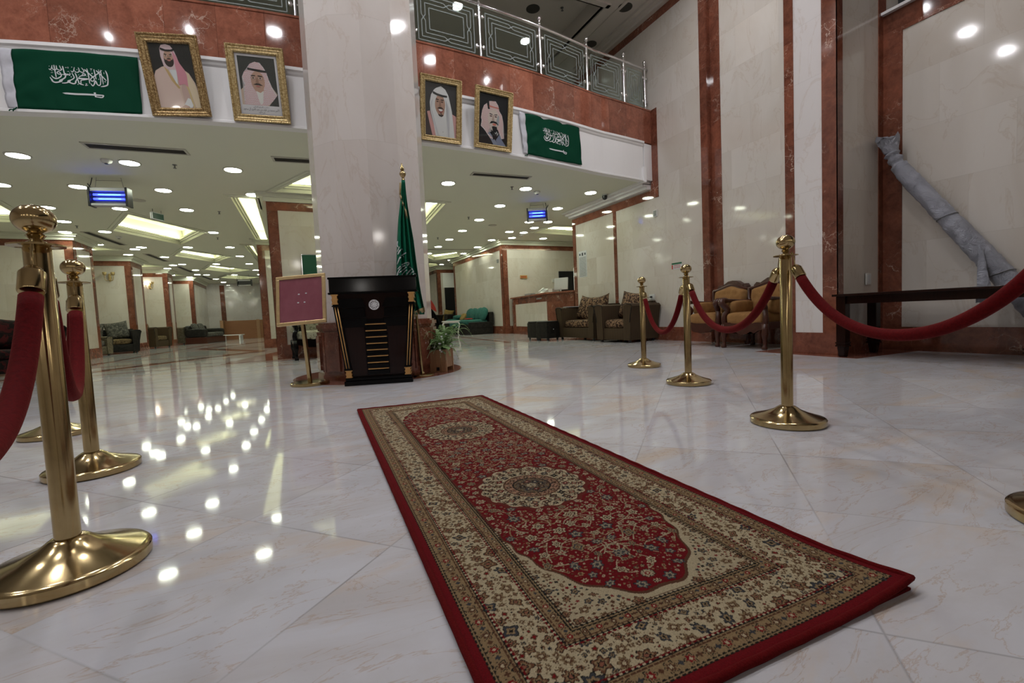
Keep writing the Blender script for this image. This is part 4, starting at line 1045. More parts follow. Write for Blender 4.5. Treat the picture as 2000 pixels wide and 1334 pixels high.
link_mesh('flowers', bm, 'petal', t)

# ================================================================== FLAGS ON THE FASCIA
STR = [([(1750,190),(1790,300),(1800,430),(1780,560),(1700,610),(1570,640)],32), ([(1470,200),(1550,280),(1640,370),(1750,490)],28), ([(1545,170),(1565,330),(1585,500),(1550,590),(1510,605),(1460,560),(1430,520),(1400,560),(1350,630),(1310,600),(1290,560)],26),
 ([(1600,180),(1620,320),(1635,450),(1650,570)],24), ([(1650,190),(1540,280),(1440,350),(1370,405),(1310,450),(1295,500),(1330,535),(1385,515),(1400,450),(1365,405)],25), ([(1130,190),(1200,260),(1300,350),(1385,430)],30), ([(1410,170),(1430,320),(1455,470)],28),
 ([(1200,160),(1230,330),(1250,460),(1260,570)],28), ([(1050,370),(1080,325),(1140,335),(1150,370),(1090,380),(1000,400),(935,460)],24), ([(925,470),(1080,476),(1235,478)],36), ([(1230,482),(1100,510),(1015,530),(1000,595)],26), ([(850,310),(880,400),(910,510),(960,580),(1085,622)],30),
 ([(900,480),(850,555),(780,590),(690,570),(640,548)],30), ([(760,320),(800,400),(810,460),(740,520),(650,560),(560,590),(460,600)],26), ([(130,480),(180,550),(260,590),(360,580),(470,540),(560,480),(582,420),(560,370)],32), ([(180,430),(230,490),(310,520),(400,490),(460,440),(470,380)],30),
 ([(520,140),(540,250),(562,400)],30), ([(470,385),(400,385),(350,350),(390,312),(440,340),(462,385)],24), ([(480,385),(560,392),(590,360),(620,400),(650,368),(690,400),(712,360),(700,320)],24), ([(275,120),(292,260),(318,490)],30), ([(115,230),(160,262),(200,205),(222,130)],22),
 ([(220,190),(235,245),(290,268),(340,240),(340,130)],22), ([(345,135),(360,230),(420,272),(480,262),(498,220)],22), ([(435,130),(460,200),(490,262)],20), ([(740,262),(790,292),(830,225),(852,150)],22), ([(835,240),(880,290),(950,282),(978,220),(960,150)],22), ([(975,240),(1040,282),(1100,272),(1110,230),(1052,150)],22),
 ([(1130,580),(1180,582),(1130,635),(1212,622)],13), ([(1300,150),(1328,182),(1355,150)],14), ([(590,180),(640,178)],12), ([(165,350),(240,345)],10), ([(1700,245),(1705,300)],14), ([(640,290),(700,285)],10)]
DOTS = [(205,290,14),(672,165,12),(672,190,12),(920,215,12),(780,155,12),(950,365,12),(735,440,16),(910,605,16),(1345,300,20),(1530,462,14),(1710,522,18),(1320,222,10),(1190,395,8),(135,160,10)]
SWORD = [(430,875),(560,862),(800,866),(1350,876),(1352,832),(1410,826),(1416,876),(1615,880),(1640,905),(1602,968),(1540,980),(1380,966),(1370,924),(800,920),(500,910)]
def wall_flag(x0, x1, z0, z1, hem, emb, label, tiltx=0.):
    """emb: (u of text left, u of text right, v top, v bottom of text+sword) in flag units"""
    t = thing('wall_flag', label, 'flag', ((x0+x1)/2, fy((x0+x1)/2), z0), 0, 'green flags pinned on the white fascia'); o0 = Vector(t.location)
    W_, Hh = x1-x0, z1-z0
    def S(u, v, o=0.):          # u right, v down, 0..1
        x = x0+W_*u + tiltx*v; s = fs(x); L = math.hypot(1, s)
        zz = z1-Hh*v+.010*math.sin(u*3.1)*(-1 if v > .5 else .6)-.014*math.sin(math.pi*u)*0
        wv = .008*math.sin(u*9+v*4)+.006*math.sin(u*21-v*7)*v+.012*max(0, 1-u*3)*math.sin(v*14+u*12)
        d = .035+abs(wv)+.012*v*0+o
        return Vector((x+s/L*d, fy(x)-d/L, zz))-o0
    bm = bm_new(); nu, nv = 48, 22
    g_ = [[bm.verts.new(S(u/nu, v/nv)) for u in range(nu+1)] for v in range(nv+1)]
    for v in range(nv):
        for u in range(nu): bm.faces.new((g_[v][u], g_[v][u+1], g_[v+1][u+1], g_[v+1][u]))
    c = link_mesh('cloth', bm, 'green', t, smooth=True); c.modifiers.new('t', 'SOLIDIFY').thickness = .002
    bm = bm_new(); nv = 20
    g_ = [[bm.verts.new(S(-hem*(1-u/4)-.03*(1-v/nv)*(1-u/4), min(1, v/nv*1.02))+Vector((0, -.004*math.sin(v*.9), 0))) for u in range(5)] for v in range(nv+1)]
    for v in range(nv):
        for u in range(4): bm.faces.new((g_[v][u], g_[v][u+1], g_[v+1][u+1], g_[v+1][u]))
    h = link_mesh('hem', bm, 'hem', t, smooth=True); h.modifiers.new('t', 'SOLIDIFY').thickness = .004
    bm = bm_new(); b = S(-.0, .99, .01); tube(bm, spline([b, b+Vector((-.02, -.01, -.03)), b+Vector((-.05, -.01, -.035)), b+Vector((-.06, -.01, -.05))], 4), .006, 6); tube(bm, [b+Vector((-.02, -.01, -.02)), b+Vector((-.03, -.01, -.05))], .005, 6)
    link_mesh('tie_cord', bm, 'green', t, smooth=True)
    ul, ur, vt, vb = emb; fn = lambda a, b, o: S(ul+(a-110)/(1810-110)*(ur-ul), vt+(b-110)/(980-110)*(vb-vt), .0035)
    bm = bm_new()
    for p, w_ in STR: ribbon(bm, p, w_*1.12, fn, 0)
    for x, y, r_ in DOTS: bm.faces.new([bm.verts.new(fn(x+r_*math.cos(k*math.pi/3), y+r_*math.sin(k*math.pi/3), 0)) for k in range(6)])
    link_mesh('inscription', bm, 'flag_white', c, smooth='keep')
    bm = bm_new()
    body = [(430,875),(500,910),(800,920),(1370,924),(1370,876),(800,866),(560,862)]
    for k in range(24):
        a = 430+(1380-430)*k/24; b = 430+(1380-430)*(k+1)/24
        up = lambda x: np.interp(x, [430, 560, 800, 1380], [875, 862, 866, 877]); dn = lambda x: np.interp(x, [430, 500, 800, 1380], [876, 910, 920, 925])
        bm.faces.new([bm.verts.new(fn(p, q, 0)) for p, q in ((a, up(a)), (b, up(b)), (b, dn(b)), (a, dn(a)))])
    for q in ([(1352,832),(1410,826),(1420,966),(1380,966)], [(1416,878),(1615,880),(1640,905),(1416,925)], [(1640,905),(1602,968),(1570,955),(1600,900)], [(1380,966),(1540,980),(1602,968),(1580,948),(1400,945)]):
        bm.faces.new([bm.verts.new(fn(p, r_, 0)) for p, r_ in q])
    link_mesh('sword', bm, 'flag_white', c, smooth='keep')
    return t
wall_flag(-2.445, -1.335, 3.03, 3.635, .075, (.275, .745, .24, .75), 'larger green flag with white script and sword, left of the first portrait')
wall_flag(3.385, 4.50, 3.06, 3.665, .07, (.29, .76, .25, .80), 'smaller-looking green flag with white script and sword, right of the fourth portrait', tiltx=.03)

# ================================================================== FRAMED PORTRAITS
def ell(cx, cy, rx, ry, a0=0, a1=360, n=24): return [(cx+rx*math.cos(R(a0+(a1-a0)*i/n)), cy+ry*math.sin(R(a0+(a1-a0)*i/n))) for i in range(n if abs(a1-a0) == 360 else n+1)]
SKIN = (.36, .215, .16); SKIN2 = (.25, .14, .10)
def check(fn, poly, du=.022, dv=.02, c=(.38, .05, .06)):
    """rows of short red dashes inside a polygon"""
    def inside(x, y):
        r_ = False; n = len(poly)
        for i in range(n):
            (x1, y1), (x2, y2) = poly[i], poly[(i+1) % n]
            if (y1 > y) != (y2 > y) and x < (x2-x1)*(y-y1)/(y2-y1)+x1: r_ = not r_
        return r_
    out = []; k = 0; v = 0
    while v < 1:
        u = (k % 2)*du/2
        while u < 1:
            if inside(u, v) and inside(u+du*.6, v+dv*.5): out.append(([(u, v), (u+du*.62, v+dv*.25), (u+du*.62, v+dv*.72), (u, v+dv*.45)], c))
            u += du
        v += dv; k += 1
    return out
def portrait(kind):
    L = []
    a = lambda p, c: L.append((p, c))
    if kind == 1:
        a([(0, 0), (1, 0), (1, 1), (0, 1)], (.006, .006, .006))
        a([(0, 0), (0, .50), (.06, .58), (.22, .64), (.45, .68), (.72, .62), (.86, .55), (.97, .40), (1, .30), (1, 0)], (.46, .34, .28))
        a([(.05, .56), (.28, .64), (.40, .42), (.55, .30), (.60, 0), (0, 0), (0, .50)], (.50, .37, .33))
        a([(.70, .62), (.84, .54), (.95, .38), (1, .2), (1, 0), (.86, 0), (.80, .3)], (.52, .42, .30))
        a([(.62, .0), (.60, .3), (.68, .45), (.80, .3), (.88, 0)], (.40, .27, .24))
        a([(.35, .66), (.58, .66), (.53, .35), (.44, .50)], (.52, .52, .54))
        a([(.28, .64), (.34, .62), (.50, .40), (.58, .32), (.54, .30), (.40, .43)], (.42, .28, .12)); a([(.62, .60), (.67, .6), (.80, .30), (.86, 0), (.82, 0), (.76, .28)], (.45, .34, .16))
        a([(.28, .66), (.25, .80), (.26, .92), (.31, .975), (.42, 1.0-.01), (.53, .97), (.60, .90), (.64, .80), (.68, .68), (.60, .60), (.35, .60)], (.50, .37, .39))
        a([(.55, .90), (.62, .82), (.68, .70), (.77, .60), (.80, .52), (.78, .33), (.70, .38), (.57, .36), (.56, .6)], (.47, .19, .24))
        a(ell(.435, .775, .115, .125), SKIN); a(ell(.435, .735, .115, .095, 180, 360)+[(.55, .78), (.52, .75), (.47, .752), (.40, .752), (.35, .75), (.32, .78)], (.03, .015, .012))
        a(ell(.44, .745, .045, .016), (.34, .13, .11)); a(ell(.44, .765, .05, .009), (.03, .015, .012))
        for s in (-1, 1): a([(.435+s*.03, .835), (.435+s*.09, .845), (.435+s*.09, .83), (.435+s*.03, .825)], (.02, .01, .01)); a(ell(.435+s*.055, .812, .024, .009), (.42, .36, .33)); a(ell(.435+s*.055, .812, .010, .009), (.02, .012, .01))
        a([(.43, .82), (.45, .82), (.465, .782), (.415, .782)], SKIN2)
        a([(.27, .905), (.35, .885), (.45, .88), (.56, .885), (.61, .90), (.605, .925), (.52, .908), (.40, .908), (.28, .935)], (.008, .007, .008))
        a([(.60, .05), (.72, .16), (.78, .14), (.82, .04), (.78, 0), (.62, 0)], (.54, .54, .57)); a([(.50, .0), (.62, .05), (.72, .02), (.72, 0)], (.35, .22, .18))
    if kind == 2:
        a([(0, 0), (1, 0), (1, 1), (0, 1)], (.42, .40, .44)); a([(.03, .02), (.97, .02), (.97, .985), (.03, .985)], (.50, .48, .50)); a([(.055, .16), (.945, .16), (.945, .96), (.055, .96)], (.03, .033, .03))
        a([(.055, .16), (.055, .40), (.20, .50), (.80, .50), (.935, .36), (.70, .16)], (.40, .30, .24))
        h = [(.11, .16), (.13, .36), (.16, .50), (.12, .62), (.18, .70), (.26, .74), (.34, .84), (.46, .88), (.58, .87), (.66, .80), (.72, .72), (.76, .60), (.84, .44), (.92, .34), (.80, .24), (.66, .16)]
        a(h, (.52, .48, .50)); L.extend(check(None, h, .026, .018))
        a(ell(.49, .56, .165, .17), SKIN); a([(.34, .50), (.40, .40), (.50, .36), (.60, .39), (.64, .52)], SKIN)
        a([(.42, .40), (.52, .37), (.60, .41), (.56, .20), (.50, .165), (.46, .25)], (.54, .52, .50))
        a([(.27, .775), (.40, .765), (.58, .755), (.72, .745), (.73, .715), (.58, .715), (.40, .73), (.27, .74)], (.008, .008, .008))
        for s in (-1, 1): a([(.47+s*.03, .66), (.47+s*.14, .655), (.47+s*.13, .64), (.47+s*.03, .645)], (.03, .02, .018)); a(ell(.47+s*.085, .61, .060, .030), (.20, .13, .11)); a(ell(.47+s*.085, .61, .052, .024), (.38, .26, .21)); a(ell(.47+s*.085, .612, .016, .014), (.02, .012, .01))
        a([(.46, .62), (.49, .62), (.515, .535), (.43, .535)], SKIN2); a([(.36, .50), (.45, .525), (.52, .525), (.61, .49), (.52, .50), (.44, .502)], (.02, .012, .012)); a(ell(.48, .478, .05, .013), (.34, .12, .11))
    if kind == 3:
        a([(0, 0), (1, 0), (1, 1), (0, 1)], (.055, .05, .05)); a([(0, .0), (.0, .36), (.10, .44), (.25, .46), (.36, 0)], (.07, .05, .05)); a([(.05, .44), (.14, .46), (.36, 0), (.22, 0)], (.50, .26, .25)); a([(.86, .46), (1, .42), (1, 0), (.90, 0)], (.48, .26, .25))
        a([(.16, .46), (.14, .62), (.18, .76), (.27, .86), (.34, .90), (.50, .95), (.64, .90), (.74, .80), (.80, .66), (.86, .50), (.92, .20), (.95, 0), (.33, 0), (.26, .22)], (.55, .54, .55))
        a([(.24, .70), (.20, .50), (.30, .30), (.42, .05), (.48, 0), (.38, 0), (.26, .24), (.18, .46), (.17, .62)], (.46, .45, .47)); a([(.66, .72), (.72, .52), (.70, .25), (.74, 0), (.78, 0), (.76, .3), (.77, .55)], (.44, .43, .46))
        a(ell(.47, .60, .165, .185), SKIN); a([(.36, .47), (.42, .40), (.50, .385), (.58, .40), (.62, .50)], SKIN); a([(.40, .42), (.44, .385), (.52, .372), (.58, .40), (.55, .425), (.49, .405), (.44, .42)], (.05, .03, .03)); a([(.485, .45), (.515, .45), (.51, .40), (.49, .40)], (.04, .03, .03))
        a([(.24, .835), (.38, .805), (.55, .79), (.70, .79), (.70, .755), (.55, .75), (.38, .765), (.24, .79)], (.05, .05, .05))
        for s in (-1, 1): a([(.46+s*.03, .70), (.46+s*.12, .705), (.46+s*.13, .685), (.46+s*.03, .685)], (.04, .025, .02)); a(ell(.46+s*.075, .655, .035, .012), (.10, .05, .04))
        a([(.45, .67), (.48, .67), (.51, .565), (.43, .57)], SKIN2); a([(.36, .52), (.44, .555), (.52, .555), (.61, .515), (.52, .53), (.43, .53)], (.03, .02, .02)); a([(.39, .515), (.49, .525), (.585, .51), (.54, .46), (.48, .448), (.43, .465)], (.25, .06, .06)); a([(.41, .512), (.49, .52), (.565, .507), (.53, .482), (.48, .475), (.44, .485)], (.58, .56, .54))
        a(ell(.56, .09, .008, .008), (.1, .1, .1))
    if kind == 4:
        a([(0, 0), (1, 0), (1, 1), (0, 1)], (.006, .006, .008)); a([(.06, .30), (.18, .34), (.34, .2), (.60, .0), (.2, 0), (0, .0), (0, .26)], (.012, .010, .012)); a([(.22, .34), (.30, .30), (.60, .08), (.68, 0), (.52, 0), (.30, .22)], (.19, .21, .28)); a([(.60, .10), (.72, .22), (.82, .12), (.95, .02), (.95, 0), (.66, 0)], (.16, .18, .26)); a([(.48, .20), (.62, .16), (.68, .24), (.60, .30)], (.55, .55, .58))
        h = [(.06, .34), (.10, .44), (.06, .50), (.10, .66), (.16, .76), (.24, .80), (.34, .86), (.56, .88), (.66, .80), (.70, .70), (.80, .62), (.86, .46), (.84, .30), (.90, .16), (.80, .14), (.72, .24), (.66, .32), (.40, .36), (.30, .22), (.52, .12), (.40, .12), (.18, .28)]
        a(h, (.55, .50, .50)); L.extend(check(None, h, .030, .020, (.42, .06, .05)))
        a([(.24, .86), (.33, .86), (.36, .70), (.30, .70)], (.006, .006, .006)); a([(.34, .78), (.68, .76), (.68, .735), (.34, .745)], (.45, .15, .12))
        a(ell(.50, .52, .20, .19), (.50, .42, .38)); a([(.34, .42), (.40, .34), (.48, .28), (.58, .26), (.66, .34), (.70, .46)], (.50, .42, .38)); a([(.66, .62), (.70, .58), (.70, .44), (.64, .38), (.60, .50)], (.28, .29, .31))
        for s in (-1, 1): a([(.49+s*.03, .61), (.49+s*.13, .625), (.49+s*.14, .605), (.49+s*.03, .595)], (.04, .03, .04)); a(ell(.49+s*.085, .57, .045, .014), (.12, .06, .06))
        a([(.47, .60), (.50, .60), (.53, .485), (.44, .485)], (.36, .26, .22)); a([(.36, .415), (.42, .47), (.50, .475), (.60, .47), (.70, .40), (.60, .43), (.50, .445), (.44, .43)], (.012, .01, .012)); a(ell(.53, .41, .07, .022), (.50, .16, .12)); a([(.44, .36), (.50, .375), (.62, .37), (.64, .30), (.58, .24), (.50, .26)], (.012, .01, .012)); a([(.42, .30), (.50, .26), (.60, .22), (.66, .30), (.62, .14), (.50, .10)], (.008, .008, .010))
    return L
def framed(xc, w_, h_, bw, kind, gold, label, zb=3.022, tilt=8., off=.05, roll=0.):
    s = fs(xc); L = math.hypot(1, s)
    t = thing('framed_portrait', label, 'framed picture', (xc+s/L*off, fy(xc)-off/L, zb), 0, 'gold-framed portraits on the white fascia'); t.rotation_euler = (R(tilt), R(roll), math.atan(s))
    bm = bm_new()                                           # mitred moulding, profile across the border
    prof = [(0, 0), (0, .030), (.10, .042), (.22, .036), (.30, .026), (.42, .028), (.55, .022), (.66, .022), (.80, .030), (.92, .022), (1.0, .010), (1.0, 0)]
    rings = []
    for f, d in prof:
        e = f*bw; rings.append([bm.verts.new((x, -d, z)) for x, z in ((-w_/2+e, e), (w_/2-e, e), (w_/2-e, h_-e), (-w_/2+e, h_-e))])
    for p, q in zip(rings, rings[1:]):
        for i in range(4): bm.faces.new((p[i], p[(i+1) % 4], q[(i+1) % 4], q[i]))
    # carved beads along the outer and inner rails
    for e, r_, step in ((.12*bw, .010, .026), (.80*bw, .007, .02)):
        cs = [(-w_/2+e, e), (w_/2-e, e), (w_/2-e, h_-e), (-w_/2+e, h_-e)]
        for i in range(4):
            p, q = Vector(cs[i]), Vector(cs[(i+1) % 4]); n = int((q-p).length/step)
            for k in range(n):
                c = p+(q-p)*(k+.5)/n; dd = (q-p).normalized()
                mt_ = Matrix.Translation((c.x, -.036 if e < .04 else -.028, c.y)) @ Matrix.Rotation(-math.atan2(dd.y, dd.x)+.5, 4, 'Y')
                bmesh.ops.create_icosphere(bm, subdivisions=1, radius=1, matrix=mt_ @ Matrix.Diagonal((step*.52, r_*.8, r_, 1)))
    link_mesh('frame', bm, gold, t)
    bm = bm_new(); box(bm, -w_/2+.01, w_/2-.01, -.003, 0, .01, h_-.01); link_mesh('backing', bm, 'dark_fab', t)
    pw, ph = w_-2*bw, h_-2*bw; lay = portrait(kind); mats = []; bm = bm_new(); ly = 0; was = False
    for k, (poly, c) in enumerate(lay):
        mm = flat(tuple(min(.85, v*1.55) if max(c) > .08 else v for v in c), .5)
        if mm not in mats: mats.append(mm)
        dash = len(poly) == 4 and abs(poly[0][0]-poly[3][0]) < 1e-9 and abs(poly[1][0]-poly[2][0]) < 1e-9 and abs(poly[1][0]-poly[0][0]) < .03
        if not dash or not was: ly += 1
        was = dash; y = -.0050-.00025*ly
        vs = [bm.verts.new((-pw/2+u*pw, y, bw+v*ph)) for u, v in poly]
        f = bm.faces.new(vs); f.material_index = mats.index(mm)
    bmesh.ops.triangulate(bm, faces=[f for f in bm.faces if len(f.verts) > 4])
    pic = link_mesh('photograph', bm, mats, t, smooth='keep')
    if kind == 2:                                           # caption below the picture
        for txt, sz, v in (('\uFEF2\uFEDC\uFEE0\uFEE4\uFEDF\uFE8D \uFEEE\uFEE4\uFEB4\uFEDF\uFE8D \uFE90\uFEA3\uFE8E\uFEBB', .022, .135), ('\uFEA9\uFEEE\uFECC\uFEB3 \uFEDD\uFE81 \uFEB0\uFEF3\uFEB0\uFECC\uFEDF\uFE8D \uFEAA\uFE92\uFECB \uFEE6\uFE91 \uFED2\uFEF3\uFE8E\uFEE7 \uFEE6\uFE91 \uFEAA\uFEE4\uFEA4\uFEE3 \uFEAE\uFEF4\uFEE3\uFEF7\uFE8D', .034, .085), ('\uFEAA\uFEEC\uFECC\uFEDF\uFE8D \uFEF2\uFEDF\uFEED', .020, .045)):
            cu = bpy.data.curves.new('caption', 'FONT'); cu.body = txt; cu.size = sz; cu.align_x = 'CENTER'; cu.space_character = .9; cu.fill_mode = 'FRONT'
            o = bpy.data.objects.new('caption', cu); col.objects.link(o); dg = bpy.context.evaluated_depsgraph_get(); me = bpy.data.meshes.new_from_object(o.evaluated_get(dg)); bpy.data.objects.remove(o)
            w0 = max((abs(vv.co.x) for vv in me.vertices), default=.1)
            if w0 > pw*.44:
                for vv in me.vertices: vv.co.x *= pw*.44/w0
            me.materials.clear(); me.materials.append(M['ink']); o = bpy.data.objects.new('caption', me); col.objects.link(o); o.parent = pic; o.location = (0, -.0155, bw+v*ph-.01); o.rotation_euler = (R(90), 0, 0)
    bm = bm_new(); box(bm, -pw/2-.004, pw/2+.004, -.0215, -.0200, bw-.004, bw+ph+.004); link_mesh('glass', bm, 'pic_glass', t)
    return t
framed(-.945, .575, .825, .092, 1, 'gold_dark', 'gold-framed portrait of a bearded man in a cream robe, leftmost of the four', tilt=10, roll=-3.5)
framed(-.145, .60, .815, .085, 2, 'gold', 'gold-framed portrait of a moustached man in glasses with a caption below, second from the left', tilt=8.5, roll=-1.5)
framed(2.00, .585, .815, .075, 3, 'gold', 'gold-framed portrait of a smiling man in a white headdress, just right of the column', tilt=9)
framed(2.79, .61, .815, .075, 4, 'gold', 'gold-framed portrait of a man in checked headdress and dark cloak, beside the smaller flag', tilt=9)
# ================================================================== RUG
RW, RL = .905, 2.745
A_fr = Vector((1.268, 3.225, 0)); RE = Vector((-.048, -.9988, 0)).normalized(); RS = Vector((-RE.y*-1, RE.x*-1, 0)); RS = Vector((-.9988, .048, 0)).normalized()
t = thing('runner_rug', 'long red and cream floral oriental runner rug with two oval medallions', 'rug', A_fr)
def rug_colours(S, T):
    """pattern colour at (s across, t along), metres"""
    rg = np.random.default_rng(5)
    n = S.shape
    CR_, RD, DK, BR, TN, BL, PK = [np.array(c) for c in ((.37, .305, .195), (.115, .0035, .006), (.010, .009, .007), (.075, .032, .016), (.215, .145, .075), (.035, .036, .040), (.20, .075, .045))]
    ds = np.minimum(S, RW-S); dt = np.minimum(T, RL-T); d = np.minimum(ds, dt)
    img = np.empty(n+(3,)); img[:] = RD
    def paint(mask, c, a=1.): img[mask] = img[mask]*(1-a)+c*a
    E1, E2, E3, E4 = .024, .070, .170, .206
    paint(d > E1, TN); paint(d > E2, CR_); paint(d > E3, TN); paint(d > E4, TN*.95+CR_*.15)
    # field: red with rounded ends, small scallops
    cx = RW/2; ft = np.clip(T, .66, RL-.66); rx, ry = (RW/2-E4)-.004, .43
    q = ((S-cx)/rx)**2+((T-ft)/ry)**2
    ang = np.arctan2((T-ft), (S-cx)); scal = 1+.035*np.cos(ang*22)+.03*np.cos(T*34)*(np.abs(T-ft) < 1e-6)
    inner = d > E4
    corner = inner & (q > scal)
    paint(inner & (q <= scal), RD); paint(corner, CR_*.92)
    edge = inner & (np.abs(q-scal) < .05); paint(edge & (np.abs(q-scal) < .022), BR)
    # medallions
    pol = []
    for tc in (RL*.338, RL*.668):
        rr = np.hypot((S-cx)/.182, (T-tc)/.192); an = np.arctan2((T-tc)/.192, (S-cx)/.182)
        lob = 1+.035*np.cos(an*16)
        paint(rr < lob*1.10, BR*.8+RD*.2, .5); paint(rr < lob, CR_)
        paint((rr < .53) & (rr > .36), PK*.8+CR_*.3); paint(rr < .36, TN*.6+DK*.3); paint(rr < .36*(.86+.14*np.cos(an*8)), BL*.7+TN*.3)
        paint(np.abs(rr-.54) < .018, BR); paint(np.abs(rr-.36) < .02, DK); paint(rr < .10, CR_*.8)
        for k, (r0, nn, sz) in enumerate(((.20, 8, .05), (.45, 16, .04), (.66, 18, .055), (.82, 24, .05), (.93, 32, .035))):
            for i in range(nn):
                a_ = 2*math.pi*(i+.5*(k % 2))/nn; pol.append((cx+.182*r0*math.cos(a_), tc+.192*r0*math.sin(a_), sz*.2, (DK, BL, RD*1.2, BR)[(i+k) % 4] if k % 2 == 0 else (PK, BR)[i % 2], None))
    # motifs: window painter
    s0, t0 = S[0, 0], T[0, 0]; hs, ht = S[0, 1]-S[0, 0], T[1, 0]-T[0, 0]
    def win(x, y, r):
        i0, i1 = int((y-r-t0)/ht), int((y+r-t0)/ht)+2; j0, j1 = int((x-r-s0)/hs), int((x+r-s0)/hs)+2
        return slice(max(0, i0), max(0, i1)), slice(max(0, j0), max(0, j1))
    def flower(x, y, r, cols, petals, ph=0., asp=1., rot=0.):
        w_ = win(x, y, r*1.3); sx, sy = S[w_]-x, T[w_]-y
        if sx.size == 0: return
        c_, s_ = math.cos(rot), math.sin(rot); u = (sx*c_+sy*s_); v = (-sx*s_+sy*c_)*asp
        rr = np.hypot(u, v)/r; an = np.arctan2(v, u); lob = .82+.18*np.cos(petals*an+ph)
        sub = img[w_]
        for f, c in cols: mm = rr < lob*f; sub[mm] = c
        img[w_] = sub
    def stroke(pts, wd, c):
        P = spline([(p[0], p[1], 0) for p in pts], 8)
        for p in P:
            w_ = win(p.x, p.y, wd); sub = img[w_]; mm = np.hypot(S[w_]-p.x, T[w_]-p.y) < wd/2
            if mm.any(): sub[mm] = c
            img[w_] = sub
    for x, y, r, c, _ in pol: flower(x, y, r*1.25, [(1.2, DK), (.9, c), (.35, CR_)], 4, x*99)
    for tc in (RL*.338, RL*.668):
        for k in range(2600):
            a_ = rg.uniform(0, 6.283); q_ = math.sqrt(rg.uniform(.0, 1.0)); x, y = cx+.182*q_*math.cos(a_), tc+.192*q_*math.sin(a_)
            flower(x, y, rg.uniform(.0016, .0034), [(1, (DK*1.5, BR, BL, TN*.8, BR)[k % 5])], 3, a_)
    inred = lambda x, y: ((x-cx)/rx)**2+((y-min(max(y, .66), RL-.66))/ry)**2 < .93 and all(((x-cx)/.182)**2+((y-tc)/.192)**2 > 1.22 for tc in (RL*.338, RL*.668))
    # vines and blossoms of the red field, mirrored across its centre line
    for k in range(300):
        x = rg.uniform(E4+.02, cx); y = rg.uniform(.26, RL-.26); a_ = rg.uniform(0, 6.3); L = rg.uniform(.03, .07); cv = rg.uniform(-1.6, 1.6)
        pts = []
        for i in range(5): pts.append((x, y)); x += L*.35*math.cos(a_); y += L*.35*math.sin(a_); a_ += cv*.4
        if all(inred(*p) for p in pts):
            c = CR_*.85 if k % 3 else TN
            for m_ in (1, -1): stroke([(cx+m_*(p[0]-cx), p[1]) for p in pts], .0036, c)
    placed = {}
    def fill(n_, test, xr, yr, rr_, sets, sep_, mirror=True, leaves=0):
        for k in range(n_):
            x, y = rg.uniform(*xr), rg.uniform(*yr); r_ = rg.uniform(*rr_)
            if not test(x, y): continue
            ky, kx = int(y/.044), int(x/.044)
            if any((x-a)**2+(y-b)**2 < (sep_*(r_+c_))**2 for dy in (-1, 0, 1) for dx in (-1, 0, 1) for a, b, c_ in placed.get((kx+dx, ky+dy), ())): continue
            placed.setdefault((kx, ky), []).append((x, y, r_)); cs = sets[rg.integers(len(sets))]; pt = int(rg.integers(4, 8)); ph = rg.uniform(0, 6); asp = rg.uniform(.8, 1.6); ro = rg.uniform(0, 3.1)
            for m_ in ((1, -1) if mirror else (1,)):
                xx = cx+m_*(x-cx); flower(xx, y, r_, cs, pt, ph, asp, ro*m_)
    F1 = [(1.12, DK), (1, CR_), (.66, BR), (.42, CR_*.9), (.2, DK)]; F2 = [(1.1, DK), (1, TN), (.7, BL), (.45, TN), (.2, BR)]; F3 = [(1.15, DK*2), (1, CR_*.8), (.5, RD*1.3), (.25, CR_)]; F4 = [(1.1, DK), (1, BL*1.4), (.7, CR_*.7), (.4, BL)]; F5 = [(1, TN*1.1), (.5, BR)]; F6 = [(1, CR_*.9), (.45, RD)]
    fill(2600, inred, (E4, cx), (.22, RL-.22), (.013, .021), [F1, F2, F3, F4], 1.25)
    fill(5200, inred, (E4, cx), (.22, RL-.22), (.006, .010), [F5, F6, F2, F1], 1.12)
    fill(9000, inred, (E4, cx), (.22, RL-.22), (.0028, .0045), [[(1, TN)], [(1, CR_*.8)], [(1, BR*1.2)]], 1.0)
    dd = lambda x, y: min(x, RW-x, y, RL-y)
    G1 = [(1.15, DK), (1, BR*1.5), (.72, TN), (.5, DK), (.3, PK)]; G2 = [(1.1, BR*.6), (1, TN*.8), (.65, BR), (.35, CR_)]; G3 = [(1.1, DK), (1, BL), (.6, TN), (.3, DK)]; G4 = [(1, BR), (.5, RD*1.4)]
    inb = lambda x, y: E2+.006 < dd(x, y) < E3-.006
    placed.clear()
    for (x0, x1, y0, y1) in ((E2, E3, .07, RL-.07), (E3, cx, .07, E3), (E3, cx, RL-E3, RL-.07)):
        ar = (x1-x0)*(y1-y0)
        fill(int(16000*ar)+40, inb, (x0, x1), (y0, y1), (.013, .021), [G1, G2, G3, G1], 1.0); fill(int(110000*ar)+60, inb, (x0, x1), (y0, y1), (.005, .010), [G2, G3, G1, G4, G2], .98); fill(int(260000*ar)+60, inb, (x0, x1), (y0, y1), (.0018, .0036), [[(1, BR)], [(1, DK*1.5)], [(1, TN*.7)], [(1, BR*.7)]], 1.1)
    inc = lambda x, y: dd(x, y) > E4+.004 and ((x-cx)/rx)**2+((y-min(max(y, .66), RL-.66))/ry)**2 > 1.12
    for yr in ((E4, .7), (RL-.7, RL-E4)):
        fill(500, inc, (E4, cx), yr, (.009, .015), [G2, G3, G1], 1.1); fill(9000, inc, (E4, cx), yr, (.003, .006), [[(1, BR)], [(1, DK*1.5)], [(1, RD*1.2)], G4, [(1, BL)]], 1.05)
